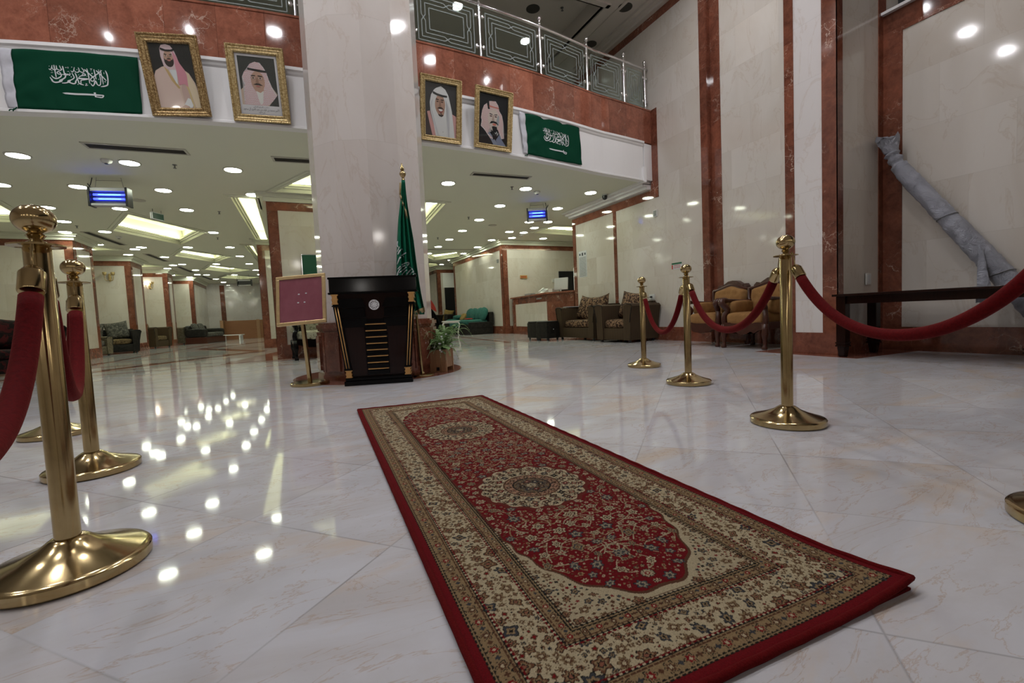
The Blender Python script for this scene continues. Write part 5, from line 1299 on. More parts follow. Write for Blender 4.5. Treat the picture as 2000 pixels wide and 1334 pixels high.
    # guard bands: running medallions and half-moons, and the fine dark corded lines
    for lo, hi in ((E1, E2), (E3, E4)):
        mid = (lo+hi)/2; r_ = (hi-lo)*.27; st = r_*3.4
        for sgn in (0, 1):
            nT = int((RL-2*mid)/st)
            for i in range(nT+1):
                y = mid+(RL-2*mid)*i/nT; x = mid if sgn == 0 else RW-mid
                flower(x, y, r_, [(1.2, DK), (1.05, TN*.9), (.75, BR if i % 2 else RD*1.3), (.35, CR_)], 6); flower(x, y+st/2, r_*.5, [(1, BR if i % 2 else BL)], 4)
            nS = int((RW-2*mid)/st)
            for i in range(nS+1):
                x = mid+(RW-2*mid)*i/nS; y = mid if sgn == 0 else RL-mid
                flower(x, y, r_, [(1.2, DK), (1.05, TN*.9), (.75, BR if i % 2 else RD*1.3), (.35, CR_)], 6); flower(x+st/2, y, r_*.5, [(1, BR if i % 2 else BL)], 4)
    al = np.where(ds < dt, T, S)
    for e, wd, c in ((E1, .0030, DK), (E1+.006, .0026, DK), (E2-.006, .0035, BR), (E2, .0032, DK), (E2+.005, .0030, RD), (E3-.005, .0030, RD), (E3, .0034, DK), (E3+.006, .0030, BR), (E4-.007, .0036, DK), (E4, .0040, DK), (E4+.006, .0026, BR)):
        mm = np.abs(d-e) < wd/2+.0008*np.sin(al*520); img[mm] = c
    # knots: slight random speckle
    img *= rg.uniform(.86, 1.12, n)[..., None]
    return np.clip(img, 0, 1)
hs = .0021; ns, nt = int(RW/hs), int(RL/hs)
S_, T_ = np.meshgrid(np.linspace(0, RW, ns+1), np.linspace(0, RL, nt+1))
colr = rug_colours(S_, T_)
wav = .0012*np.sin(T_*9+S_*3)+.0008*np.sin(S_*17-T_*5)
lift = .020*np.clip(1-np.hypot(S_-0, T_-RL)/.22, 0, 1)**1.6 + .006*np.clip(1-np.hypot(S_-RW, T_)/.3, 0, 1)
jag = .0016*np.sin(T_*37)*np.clip(1-S_/.05, 0, 1)
X_ = S_*RS.x+T_*RE.x+jag; Y_ = S_*RS.y+T_*RE.y; edge_ = np.minimum(np.minimum(S_, RW-S_), np.minimum(T_, RL-T_))
Z_ = .0115+wav+lift-.004*np.clip(1-edge_/.008, 0, 1)**2
co = np.stack([X_, Y_, Z_], -1).reshape(-1, 3).astype(np.float32)
me = bpy.data.meshes.new('pile'); nv = co.shape[0]; me.vertices.add(nv); me.vertices.foreach_set('co', co.ravel())
ii = np.arange(nt*(ns+1)).reshape(nt, ns+1)[:, :-1].ravel(); quad = np.stack([ii, ii+ns+1, ii+ns+2, ii+1], -1)
me.loops.add(quad.size); me.loops.foreach_set('vertex_index', quad.ravel().astype(np.int32)); me.polygons.add(len(quad)); me.polygons.foreach_set('loop_start', np.arange(0, quad.size, 4, dtype=np.int32))
me.update(calc_edges=True); ca = me.color_attributes.new('Col', 'FLOAT_COLOR', 'POINT')
ca.data.foreach_set('color', np.concatenate([colr.reshape(-1, 3), np.ones((nv, 1))], 1).astype(np.float32).ravel())
me.materials.append(M['rug']); me.shade_smooth(); o = bpy.data.objects.new('pile', me); col.objects.link(o); o.parent = t
bm = bm_new(); cs = [Vector((0, 0, 0)), RS*RW, RS*RW+RE*RL, RE*RL]; P = []
for i in range(4):
    a, b = cs[i], cs[(i+1) % 4]; n = int((b-a).length/.02)
    for k in range(n):
        p = a.lerp(b, k/n); s_, t_ = p.dot(RS), p.dot(RE)
        lf = .020*max(0, 1-math.hypot(s_, t_-RL)/.22)**1.6+.006*max(0, 1-math.hypot(s_-RW, t_)/.3)
        P.append(p+Vector((0, 0, .0080+lf+.0008*math.sin(k*1.3))))
tube(bm, P, .0078, 8, closed=True); link_mesh('bound_edge', bm, 'rug_red', t, smooth=True)
bm = bm_new(); prism(bm, [(c.x, c.y) for c in cs], .001, .006); link_mesh('underside', bm, 'rug_red', t)

# ================================================================== SEATING
def armchair(name, label, cat, loc, rz, w_, d, h, main, seat, pil, group=None, arm=.17, seat_h=.42, pillows=1, flare=.05):
    """upholstered box chair or sofa, front towards -y"""
    t = thing(name, label, cat, loc, R(rz), group)
    bm = bm_new(); box(bm, -w_/2+.03, w_/2-.03, -d/2+.03, d/2, .05, .27, 0, .02); link_mesh('base', bm, main, t, smooth=30)
    for s in (-1, 1):
        bm = bm_new(); x0, x1 = s*w_/2, s*(w_/2-arm); f = s*flare; n = 10; rows = []
        pr = [(x0+ -s*.03, .05), (x0-s*.01, h*.45), (x0+f*.6, h*.72), (x0+f, h*.80), (x0+f*.5, h*.845), (x0-s*arm*.5, h*.86), (x1+s*.01, h*.83), (x1, h*.76), (x1, .05)]
        for y in (-d/2, -d/2+.02, d/2-.02, d/2): rows.append([bm.verts.new((x, y, z*(1 if abs(y) < d/2 else .985))) for x, z in pr])
        for a, b in zip(rows, rows[1:]):
            for i in range(len(pr)): bm.faces.new((a[i], a[(i+1) % len(pr)], b[(i+1) % len(pr)], b[i]))
        bm.faces.new(rows[0]); bm.faces.new(rows[-1][::-1]); link_mesh('arm', bm, main, t, smooth=40)
        bm = bm_new(); tube(bm, [(p[0]-s*.012, -d/2-.004, p[1]) for p in pr[1:8]], .008, 6); link_mesh('piping', bm, 'dark_fab', t, smooth=True)
    bm = bm_new(); hexa(bm, [(-w_/2+arm*.8, d/2-.22, .25), (w_/2-arm*.8, d/2-.22, .25), (w_/2-arm*.8, d/2, .25), (-w_/2+arm*.8, d/2, .25), (-w_/2+.04, d/2-.15, h*.90), (w_/2-.04, d/2-.15, h*.90), (w_/2-.04, d/2+.04, h*.90), (-w_/2+.04, d/2+.04, h*.90)], 0, .03); link_mesh('back', bm, main, t, smooth=40)
    bm = bm_new(); cushion(bm, (0, -.06, seat_h-.07), (w_-2*arm+.02, d-.16, .17), 5, 8); link_mesh('seat_cushion', bm, seat, t)
    iw = w_-2*arm
    for i in range(pillows):
        x = (i-(pillows-1)/2)*iw/pillows
        bm = bm_new(); mt = Matrix.Translation((x, d/2-.27, seat_h+.26)) @ Matrix.Rotation(R(-16), 4, 'X') @ Matrix.Rotation(R(8*(-1)**i), 4, 'Y')
        pw_ = min(.52, iw/pillows*1.05); n = 10
        for sgn in (1, -1):
            gr = [[bm.verts.new(mt @ Vector((pw_/2*(2*a/n-1)*(1+.10*abs(2*b/n-1)**2), sgn*.085*max(0, (1-(2*a/n-1)**4)*(1-(2*b/n-1)**4))**.6, .25*(2*b/n-1)*(1+.12*abs(2*a/n-1)**2)))) for a in range(n+1)] for b in range(n+1)]
            for b in range(n):
                for a in range(n): f = bm.faces.new((gr[b][a], gr[b][a+1], gr[b+1][a+1], gr[b+1][a]))
        bmesh.ops.remove_doubles(bm, verts=bm.verts, dist=.0008); link_mesh('back_pillow', bm, pil, t, smooth=True)
    for sx in (-1, 1):
        for sy in (-1, 1): bm = bm_new(); lathe(bm, [(.025, 0), (.030, .05)], 12, (sx*(w_/2-.09), sy*(d/2-.07))); link_mesh('foot', bm, 'black_plastic', t, smooth=30)
    return t
armchair('loveseat', 'brown ribbed loveseat with dark brocade cushions, in front of the reception counter', 'sofa', (5.86, 8.30, .001), -85, 1.25, .80, .84, 'stripe', 'pattern', 'pattern', 'brown ribbed seats along the right wall', pillows=2)
armchair('armchair', 'brown ribbed armchair with its striped side towards the hall, behind the farthest right post', 'armchair', (5.82, 6.98, .001), -80, .86, .82, .84, 'stripe', 'pattern', 'pattern', 'brown ribbed seats along the right wall')
# seats between the clad pillars on the left
armchair('sofa', 'dark sofa with a grey damask cushion between the first two pillars on the left', 'sofa', (-5.0, 17.3, .001), 20, 1.5, .85, .80, 'dark_fab', 'brown_pattern', 'grey_fab', 'seats between the left pillars', pillows=2)
armchair('armchair', 'brown flared armchair with patterned cushion between the second and third left pillars', 'armchair', (-4.72, 20.75, .001), 72, 1.0, .9, .88, 'stripe', 'brown_pattern', 'brown_pattern', 'seats between the left pillars', pillows=1)
armchair('armchair', 'beige armchair seen from the side before the fourth left pillar', 'armchair', (-4.5, 23.9, .001), 80, .9, .85, .84, 'beige_fab', 'grey_fab', 'brown_pattern', 'seats between the left pillars', pillows=1)
armchair('armchair', 'pale grey armrest chair partly hidden behind the second left brass post', 'armchair', (-5.05, 16.05, .001), 60, .8, .75, .62, 'beige_fab', 'grey_fab', 'grey_fab', 'seats between the left pillars', pillows=1, flare=.01)
armchair('sofa', 'dark red and black brocade sofa at the left edge behind the nearest rope', 'sofa', (-4.7, 10.1, .001), 35, 2.2, .95, .92, 'red_fab', 'red_fab', 'red_fab', pillows=3)
armchair('armchair', 'dark armchair with a gold cushion behind the planter', 'armchair', (5.95, 18.9, .001), -60, .85, .8, .88, 'dark_fab', 'gold_cush', 'gold_cush')
# corner sofa bench at the end of the left aisle
t = thing('sofa', 'low dark sofa with red base and grey cushions, end of the left aisle', 'sofa', (-3.42, 23.6, .001), R(78)); w_ = 2.0
bm = bm_new(); box(bm, -1, 1, -.4, .4, 0, .27, 0, .02); link_mesh('base', bm, 'mahogany', t)
bm = bm_new(); cushion(bm, (-.45, 0, .36), (1.05, .8, .2), 6); cushion(bm, (.5, 0, .36), (1.0, .8, .2), 6); link_mesh('seat_cushions', bm, 'grey_fab', t)
bm = bm_new(); cushion(bm, (0, .36, .55), (1.9, .2, .45), 6); link_mesh('back', bm, 'dark_fab', t)
bm = bm_new(); cushion(bm, (-.92, 0, .45), (.2, .8, .35), 5); link_mesh('arm', bm, 'dark_fab', t); bm = bm_new(); cushion(bm, (.92, 0, .45), (.2, .8, .35), 5); link_mesh('arm', bm, 'dark_fab', t)
for x in (-.5, .1): bm = bm_new(); mt = Matrix.Translation((x, .2, .66)) @ Matrix.Rotation(R(-20), 4, 'X'); cushion(bm, (0, 0, 0), (.45, .16, .42), 3.2, mtx=mt); link_mesh('back_pillow', bm, 'grey_fab', t)
# white low bench
t = thing('low_bench', 'small white low bench on the floor before the wood-panelled low wall', 'bench', (-2.75, 26.6, .001), R(-20))
bm = bm_new(); box(bm, -.5, .5, -.18, .18, .22, .26, 0, .01); link_mesh('top', bm, 'white', t)
for s in (-1, 1): bm = bm_new(); box(bm, s*.40-.03, s*.40+.03, -.15, .15, 0, .22, 0, .005); link_mesh('leg', bm, 'white', t)
# cubes by the loveseat
def pouf(loc, rz, label):
    t = thing('ottoman', label, 'ottoman', loc, R(rz), 'dark box ottomans'); bm = bm_new(); box(bm, -.19, .19, -.19, .19, .05, .40, 0, .02); link_mesh('body', bm, 'dark_fab', t, smooth=30)
    bm = bm_new(); cushion(bm, (0, 0, .405), (.38, .38, .06), 8); link_mesh('top_pad', bm, 'dark_fab', t)
    for sx in (-1, 1):
        for sy in (-1, 1): bm = bm_new(); lathe(bm, [(.02, 0), (.025, .05)], 10, (sx*.15, sy*.15)); link_mesh('foot', bm, 'black_plastic', t)
    bm = bm_new(); bmesh.ops.create_icosphere(bm, subdivisions=2, radius=.014, matrix=Matrix.Translation((.0, -.192, .25))); link_mesh('stud', bm, 'chrome', t, smooth=True)
pouf((5.16, 8.90, .001), 12, 'nearer dark leatherette ottoman box, in front of the loveseat')
pouf((5.18, 9.36, .001), 8, 'dark leatherette ottoman box half hidden behind the nearer one')
# teal sofa with side table
t = thing('sofa', 'dark sofa heaped with teal cushions along the far right wall panel', 'sofa', (5.66, 15.35, .001), R(-88))
bm = bm_new(); box(bm, -1.15, 1.15, -.42, .42, 0, .34, 0, .02); link_mesh('base', bm, 'dark_fab', t)
bm = bm_new(); box(bm, -1.15, 1.15, .30, .46, .3, .74, 0, .03); link_mesh('back', bm, 'dark_fab', t)
bm = bm_new(); box(bm, .98, 1.16, -.42, .42, .2, .42, 0, .03); link_mesh('arm', bm, 'dark_fab', t)
bm = bm_new(); cushion(bm, (-.35, -.05, .42), (1.5, .85, .17), 4); cushion(bm, (.62, -.05, .42), (.75, .85, .17), 4); cushion(bm, (-1.0, -.12, .47), (.5, .7, .16), 3); cushion(bm, (-.2, -.44, .36), (1.1, .10, .22), 3); link_mesh('throw_seat', bm, 'teal', t)
for x, rr_ in ((-.35, -12), (.1, 9), (.55, -6), (.88, 16)):
    bm = bm_new(); mt = Matrix.Translation((x, .2, .68)) @ Matrix.Rotation(R(-18), 4, 'X') @ Matrix.Rotation(R(rr_), 4, 'Y'); cushion(bm, (0, 0, 0), (.46, .18, .46), 2.8, mtx=mt); link_mesh('back_cushion', bm, 'teal', t)
bm = bm_new(); cushion(bm, (-.95, .02, .60), (.5, .42, .18), 3); link_mesh('bolster', bm, 'teal', t)
bm = bm_new(); mt = Matrix.Translation((-.62, .05, .60)) @ Matrix.Rotation(R(-35), 4, 'X'); cushion(bm, (0, 0, 0), (.42, .14, .30), 3.2, mtx=mt); tag(link_mesh('throw_pillow', bm, 'gold_cush', t), 'gold pillow')
bm = bm_new(); cushion(bm, (.15, -.06, .53), (.5, .2, .05), 3); tag(link_mesh('folded_cloth', bm, 'red_print', t), 'red cloth')
t = thing('side_table', 'small cream side table with curved legs before the teal sofa', 'table', (4.86, 14.9, .001), R(-20))
bm = bm_new(); cushion(bm, (0, 0, .48), (.62, .42, .035), 8); box(bm, -.26, .26, -.17, .17, .42, .47, 0, .008); link_mesh('table_top', bm, 'beige_fab' if False else 'white_trim', t)
for sx in (-1, 1):
    for sy in (-1, 1):
        bm = bm_new(); tube(bm, spline([(sx*.23, sy*.14, .45), (sx*.28, sy*.18, .36), (sx*.24, sy*.15, .18), (sx*.22, sy*.14, .06), (sx*.26, sy*.17, .0)], 5), [.022]*5+[.018]*10+[.013]*5+[.018], 8); link_mesh('leg', bm, 'white_trim', t, smooth=True)
# red and black standing cloth behind the planter
q = at_z(848, 653); t = thing('folded_flag', 'dark furled flag with a red and white patterned edge leaning behind the planter', 'flag', (q[0]+.13, q[1]-.3, .0))
bm = bm_new(); tube(bm, [(-.35, .1, 0), (-.40, .1, 1.25)], .015, 10); link_mesh('pole', bm, 'brass', t, smooth=True)
def cloth_fan(pts_l, pts_r, mat, nm, amp=.03, off=0.):
    bm = bm_new(); n = 24; L_, R_ = spline(pts_l, 6), spline(pts_r, 6); m_ = min(len(L_), len(R_)); g_ = []
    for i in range(m_): g_.append([bm.verts.new(L_[i].lerp(R_[i], k/n)+Vector((0, amp*math.sin(k*1.1+i*.15)+off, 0))) for k in range(n+1)])
    for a, b in zip(g_, g_[1:]):
        for k in range(n): bm.faces.new((a[k], a[k+1], b[k+1], b[k]))
    o = link_mesh(nm, bm, mat, t, smooth=True); o.modifiers.new('t', 'SOLIDIFY').thickness = .006
cloth_fan([(-.40, 0, 1.12), (-.40, 0, .7), (-.38, 0, .3), (-.36, 0, .02)], [(-.36, 0, 1.12), (-.12, 0, .78), (.12, 0, .42), (.30, 0, .04)], 'black', 'cloth')
cloth_fan([(-.41, 0, 1.45), (-.41, 0, 1.3), (-.36, 0, 1.12), (-.30, 0, .98)], [(-.38, 0, 1.42), (-.22, 0, 1.22), (-.12, 0, 1.02), (-.08, 0, .84)], 'red_fab2' if 'red_fab2' in M else 'red_print', 'patterned_edge', .015, -.03)

# carved tan armchairs by the right wall
def carved_chair(loc, rz, label, w_=.74, seat='tan', wood='mahogany', group=None, back_h=1.0, crest=True, gold=False, name='armchair', cat='armchair', d=.72, tuft=True):
    t = thing(name, label, cat, loc, R(rz), group); hw = w_/2; sh = .44
    bm = bm_new(); cushion(bm, (0, -.05, sh-.03), (w_-.14, d-.10, .19), 5, 10); link_mesh('seat_cushion', bm, seat, t)
    # shaped back: outline in x-z, padded towards the front
    def outline(f, z0=.40):
        P = []
        n = 28
        for i in range(n+1):
            a = math.pi*i/n; x = hw*f*math.cos(a); zz = back_h-.10
            z = zz-.10*f+ .10*f*(abs(math.sin(a)))**.8 + .02*math.cos(4*a)*f
            P.append((x*(1.0+.02*math.sin(2*a)**2), z))
        return [(hw*f*.74, z0), (hw*f*.80, sh+.16), (hw*f*.97, sh+.26)]+P+[(-hw*f*.97, sh+.26), (-hw*f*.80, sh+.16), (-hw*f*.74, z0)]
    yb = d/2-.10; lean = lambda z: .16*max(0, z-.4)
    O, I = outline(1.0), outline(.88)
    bm = bm_new()
    a = [bm.verts.new((x, yb-.02+lean(z), z)) for x, z in O]; b = [bm.verts.new((x, yb+.05+lean(z), z)) for x, z in O]; n = len(O)
    for i in range(n): bm.faces.new((a[i], a[(i+1) % n], b[(i+1) % n], b[i]))
    bm.faces.new(a); bm.faces.new(b[::-1])
    bmesh.ops.triangulate(bm, faces=bm.faces[:])
    tube(bm, [(x, yb-.025+lean(z), z) for x, z in O], .024, 8)
    if crest:
        cr = [(-.30, 0), (-.26, .045), (-.20, .03), (-.15, .06), (-.09, .095), (0, .105), (.09, .095), (.15, .06), (.20, .03), (.26, .045), (.30, 0)]
        zt = back_h-.115
        pts = [(x*w_/.74, zt+z) for x, z in cr]+[(.28*w_/.74, zt-.04), (-.28*w_/.74, zt-.04)]
        for y0, y1, sc_ in ((yb-.03, yb+.05, 1.), (yb-.045, yb-.03, .82)):
            a = [bm.verts.new((x*sc_, y0+lean(z), zt-.04+(z-zt+.04)*sc_)) for x, z in pts]; b = [bm.verts.new((x*sc_, y1+lean(z), zt-.04+(z-zt+.04)*sc_)) for x, z in pts]; n = len(pts)
            for i in range(n): bm.faces.new((a[i], a[(i+1) % n], b[(i+1) % n], b[i]))
            f1 = bm.faces.new(a); f2 = bm.faces.new(b[::-1]); bmesh.ops.triangulate(bm, faces=[f1, f2])
    link_mesh('back_frame', bm, wood, t, smooth=40)
    bm = bm_new(); n = 18; m_ = 16; xs = [i/n*2-1 for i in range(n+1)]; tf = [(tx, tz) for r_ in range(4) for tx in [(-.62+.31*k+(.155 if r_ % 2 else 0)) for k in range(5 if r_ % 2 == 0 else 4)] for tz in [.20+.19*r_]] if tuft else []
    zt = back_h-.12; g_ = []
    for j in range(m_+1):
        v = j/m_; row = []
        z = .44+(zt-.44)*v; wid = hw*.86*(.80+.20*min(1, max(0, (z-sh-.10)/.16))) ; wid *= (1-.35*max(0, (v-.86)/.14)**2)
        for x in xs:
            e = (1-abs(x)**5)*(1-abs(2*v-1)**7); dep = .085*max(e, 0)**.5
            for tx, tz in tf: dep -= .030*math.exp(-(((x-tx)/.085)**2+((v-tz)/.07)**2))
            row.append(bm.verts.new((x*wid, yb-.03-dep+lean(z), z+(.03*math.cos(x*math.pi*1.0) if v > .8 else 0)*(v-.8)*4)))
        g_.append(row)
    for a, b in zip(g_, g_[1:]):
        for k in range(n): bm.faces.new((a[k], a[k+1], b[k+1], b[k]))
    bk = link_mesh('back_pad', bm, seat, t, smooth=True)
    if tuft:
        for tx, tz in tf:
            bm = bm_new(); z = .44+(zt-.44)*tz; bmesh.ops.create_icosphere(bm, subdivisions=1, radius=.010, matrix=Matrix.Translation((tx*hw*.86, yb-.088+lean(z), z)))
            link_mesh('button', bm, seat, bk, smooth=True)
    for s in (-1, 1):
        bm = bm_new(); cushion(bm, (s*(hw-.075), .03, sh+.13), (.13, d*.62, .20), 4, 8); link_mesh('arm_pad', bm, seat, t)
        bm = bm_new(); tube(bm, spline([(s*(hw-.06), -d/2+.06, .30), (s*(hw-.05), -d/2+.05, .44), (s*(hw-.085), -d/2+.08, .54), (s*(hw-.05), -d/2+.01, .63), (s*(hw-.03), -d/2+.05, .68), (s*(hw-.04), -d/2+.14, .675), (s*(hw-.05), .1, .655), (s*(hw-.07), yb, .66)], 5), [.040]*5+[.036]*5+[.042]*5+[.048]*5+[.036]*5+[.026]*11, 10)
        link_mesh('arm_frame', bm, wood, t, smooth=True)
    bm = bm_new()
    ap = [(-hw+.04, .36), (hw-.04, .36), (hw-.04, .27), (hw-.14, .25), (hw-.2, .215), (.12, .24), (.07, .205), (0, .19), (-.07, .205), (-.12, .24), (-hw+.2, .215), (-hw+.14, .25), (-hw+.04, .27)]
    a = [bm.verts.new((x, -d/2+.01, z)) for x, z in ap]; b = [bm.verts.new((x, -d/2+.06, z)) for x, z in ap]; n = len(ap)
    for i in range(n): bm.faces.new((a[i], a[(i+1) % n], b[(i+1) % n], b[i]))
    f1 = bm.faces.new(a); f2 = bm.faces.new(b[::-1]); bmesh.ops.triangulate(bm, faces=[f1, f2]); link_mesh('apron', bm, wood, t)
    bm = bm_new()
    for s in (-1, 1): box(bm, s*(hw-.05)-.02, s*(hw-.05)+.02, -d/2+.05, d/2-.04, .27, .36, 0, .005)
    box(bm, -hw+.05, hw-.05, d/2-.08, d/2-.04, .27, .38, 0, .005); link_mesh('seat_rail', bm, wood, t)
    for sx in (-1, 1):
        for y in (-d/2+.045, d/2-.06):
            bm = bm_new(); x = sx*(hw-.055)
            tube(bm, [(x, y, .34), (x, y, .26), (x, y-.006, .20), (x, y-.010, .14), (x, y-.004, .08), (x, y-.012, .045), (x, y-.016, .022), (x, y-.012, 0)], [.042, .040, .046, .028, .026, .026, .040, .034], 12); link_mesh('leg', bm, wood, t, smooth=True)
    return t
carved_chair((5.985, 5.03, .001), -93, 'tan tufted armchair with carved dark crest, the farther of the pair by the red stripe', .70, group='carved tan armchairs')
carved_chair((5.90, 4.27, .001), -90, 'tan tufted armchair with carved dark frame, half hidden by the big right rope post', .74, group='carved tan armchairs')
carved_chair((.62, 8.98, .001), 4, 'pale floral settee with black and gold scrolled frame behind the sign stand', 1.35, 'floral', 'black', back_h=.98, name='settee', cat='settee', d=.66, tuft=False, crest=False)

# ================================================================== RECEPTION
t = thing('reception_counter', 'red and cream marble reception counter in the alcove', 'counter', (6.3, 11.6, 0))
def rel(*p): return (p[0]-6.3, p[1]-11.6)
P0, P1, P2 = (6.43, 13.3), (6.05, 10.35), (6.36, 9.60)
bm = bm_new(); prism(bm, [rel(*p) for p in (P0, P1, P2, (6.95, 9.60), (6.85, 10.2), (7.1, 13.3))], 0, 1.11); link_mesh('body', bm, 'red_plain', t)
bm = bm_new(); prism(bm, [rel(*p) for p in ((6.38, 13.33), (5.99, 10.32), (6.33, 9.56), (6.98, 9.56), (6.9, 10.2), (7.15, 13.33))], 1.11, 1.15); link_mesh('counter_top', bm, 'red', t)
bm = bm_new(); dv = Vector(P1)-Vector(P0); nrm = Vector((-dv.y, dv.x)).normalized()*-1
if nrm.x > 0: nrm = -nrm
a, b = Vector(P0)+dv*.12, Vector(P0)+dv*.97
q = [a+nrm*.012, b+nrm*.012, b-nrm*.01, a-nrm*.01]; prism(bm, [rel(*p) for p in q], .24, .92); link_mesh('cream_inset', bm, 'wall', t)
bm = bm_new(); dn = dv.normalized()
for k in range(6):
    c = Vector(P0)+dv*(.74+.022*k)+nrm*.012; prism(bm, [rel(*p) for p in (c-dn*.02, c+dn*.02, c+dn*.02-nrm*.01, c-dn*.02-nrm*.01)], 1.0, 1.04)
link_mesh('counter_lettering', bm, 'grey_plastic', t)
# telephone
q = at_z(1063, 573, 1.15); tp = Vector((6.32, 11.05, 1.151)); t = thing('telephone', 'pale desk telephone standing on the reception counter', 'telephone', tp, R(-70))
bm = bm_new(); hexa(bm, [(-.1, -.11, 0), (.1, -.11, 0), (.1, .11, 0), (-.1, .11, 0), (-.1, -.11, .03), (.1, -.11, .03), (.1, .11, .14), (-.1, .11, .14)], 0, .006); link_mesh('body', bm, 'plastic', t)
bm = bm_new(); mt = Matrix.Translation((-.07, 0, .105)) @ Matrix.Rotation(R(27), 4, 'X'); box(bm, -.025, .025, -.11, .11, 0, .02, 0, .008, mtx=mt); box(bm, -.028, .028, -.12, -.06, -.02, .02, 0, .008, mtx=mt); box(bm, -.028, .028, .06, .12, -.02, .02, 0, .008, mtx=mt); link_mesh('handset', bm, 'plastic', t)
bm = bm_new(); box(bm, -.01, .08, -.07, .06, .0, .004, mtx=Matrix.Translation((0, 0, .088)) @ Matrix.Rotation(R(27), 4, 'X')); link_mesh('keypad', bm, 'grey_plastic', t)
def small(name, label, cat, c, sz, mat, rz=0., bev=.006):
    bm = bm_new(); box(bm, -sz[0]/2, sz[0]/2, -sz[1]/2, sz[1]/2, 0, sz[2], 0, bev); return tag(link_mesh(name, bm, mat, None, loc=c, rot=(0, 0, R(rz))), label, cat)
t = thing('monitor', 'pale computer monitor seen from behind on the reception counter', 'monitor', (6.45, 10.35, 1.151), R(-60))
bm = bm_new(); box(bm, -.20, .20, -.015, .02, .06, .38, 0, .008, mtx=rotm('X', -8)); link_mesh('screen', bm, 'silver', t); bm = bm_new(); box(bm, -.09, .09, -.07, .07, 0, .012, 0, .004); box(bm, -.02, .02, -.01, .01, .01, .1); link_mesh('stand', bm, 'silver', t)
small('tissue_box', 'small white box beside the telephone on the counter', 'box', (6.42, 10.72, 1.151), (.2, .14, .11), 'plastic', 20)
small('office_cabinet', 'tall pale cabinet at the inner end of the reception counter', 'cabinet', (6.95, 10.0, 1.151), (.3, .5, .62), 'white', 0, .01)
small('paper_tray', 'white papers lying on the arm of the brown loveseat', 'papers', (5.80, 8.85, .725), (.35, .22, .012), 'paper', -10, .002)
small('desk_organiser', 'low grey paper organiser on the counter left of the telephone', 'organiser', (6.40, 12.0, 1.151), (.16, .5, .06), 'grey_plastic', -8)
p = on_y(1022.5, 541, 13.39); bm = bm_new(); box(bm, -.13, .13, -.012, 0, -.055, .055, 0, .003)
o = link_mesh('name_plate', bm, 'gold_inlay', None, loc=(p[0], 13.385, p[2])); tag(o, 'small gold plate on the wall behind the reception', 'plaque')
bm = bm_new()
for k in range(4): box(bm, -.09+.05*k, -.06+.05*k, -.014, -.012, -.02, .02)
link_mesh('plate_lettering', bm, 'red_print', o)
p = on_y(1080, 548, 13.39); t = small('wall_switch', 'small white switch on the reception back wall', 'switch', (p[0], 13.375, p[2]-.05), (.09, .02, .11), 'plastic', 0, .003)

# ================================================================== THINGS ON THE WALLS
def wall_item(name, label, cat, px, X, sy, sz, th, mat, bev=.003):
    p = on_x(*px, X); bm = bm_new(); box(bm, -th, 0, -sy/2, sy/2, -sz/2, sz/2, 0, bev); return tag(link_mesh(name, bm, mat, None, loc=(X-.001, p[1], p[2])), label, cat)
o = wall_item('thermostat', 'small dark-faced thermostat high on the right wall', 'thermostat', (1280.5, 417), WX, .10, .13, .02, 'plastic')
bm = bm_new(); box(bm, -.023, -.02, -.04, .035, -.05, .05); link_mesh('display', bm, 'steel_dark', o)
o = wall_item('power_socket', 'white power socket with a black plug above the brown armchair', 'socket', (1274, 580), WX, .15, .11, .012, 'plastic')
bm = bm_new(); lathe(bm, [(.018, 0), (.016, .035), (.006, .05)], 12, mtx=Matrix.Translation((-.012, 0, 0)) @ Matrix.Rotation(R(-90), 4, 'Y')); tube(bm, spline([(-.06, 0, 0), (-.10, .08, -.03), (-.08, .35, -.10), (-.1, .55, -.14)], 5), .005, 6); link_mesh('plug_and_cord', bm, 'black_plastic', o, smooth=True)
o = wall_item('wall_notice', 'small sign with green top band and red lines on the right wall', 'notice', (1322, 519), WX, .24, .115, .003, 'paper', 0)
bm = bm_new(); box(bm, -.0045, -.003, -.12, .12, .025, .0565); link_mesh('green_band', bm, 'green_print', o)
bm = bm_new()
for k in range(3): box(bm, -.0045, -.003, -.09, .07, -.04+.022*k, -.032+.022*k)
box(bm, -.0045, -.003, .09, .12, -.055, .02); link_mesh('red_lines', bm, 'red_print', o)
o = wall_item('wall_poster', 'tall grey printed notice between the two red wall stripes', 'notice', (1138.5, 516), WX, .33, .62, .003, 'paper', 0)
bm = bm_new(); rp = random.Random(9)
for k in range(24):
    z = .16-.0195*k; y = .14
    while y > -.14: l = rp.uniform(.01, .05); box(bm, -.0042, -.003, max(-.14, y-l), y, z, z+.007); y -= l+.008
box(bm, -.0042, -.003, -.03, .03, .20, .27); box(bm, -.0042, -.003, -.13, -.08, .21, .26); box(bm, -.0042, -.003, .08, .13, .21, .26); link_mesh('printed_lines', bm, 'ink', o)
p = on_y(1695, 545, 2.96); bm = bm_new(); box(bm, -.05, .05, -.012, 0, -.065, .065, 0, .004); o = link_mesh('wall_switch', bm, 'plastic', None, loc=(p[0], 2.960, p[2])); tag(o, 'white switch plate on the shaded side of the right pilaster', 'switch')
bm = bm_new(); box(bm, -.03, .03, -.015, -.012, -.045, .045, 0, .002); link_mesh('rocker', bm, 'paper', o)
o = wall_item('wall_notice', 'tiny dark pictogram plate on the far right wall above the teal sofa', 'notice', (972, 510), 6.19, .16, .12, .004, 'steel_dark')
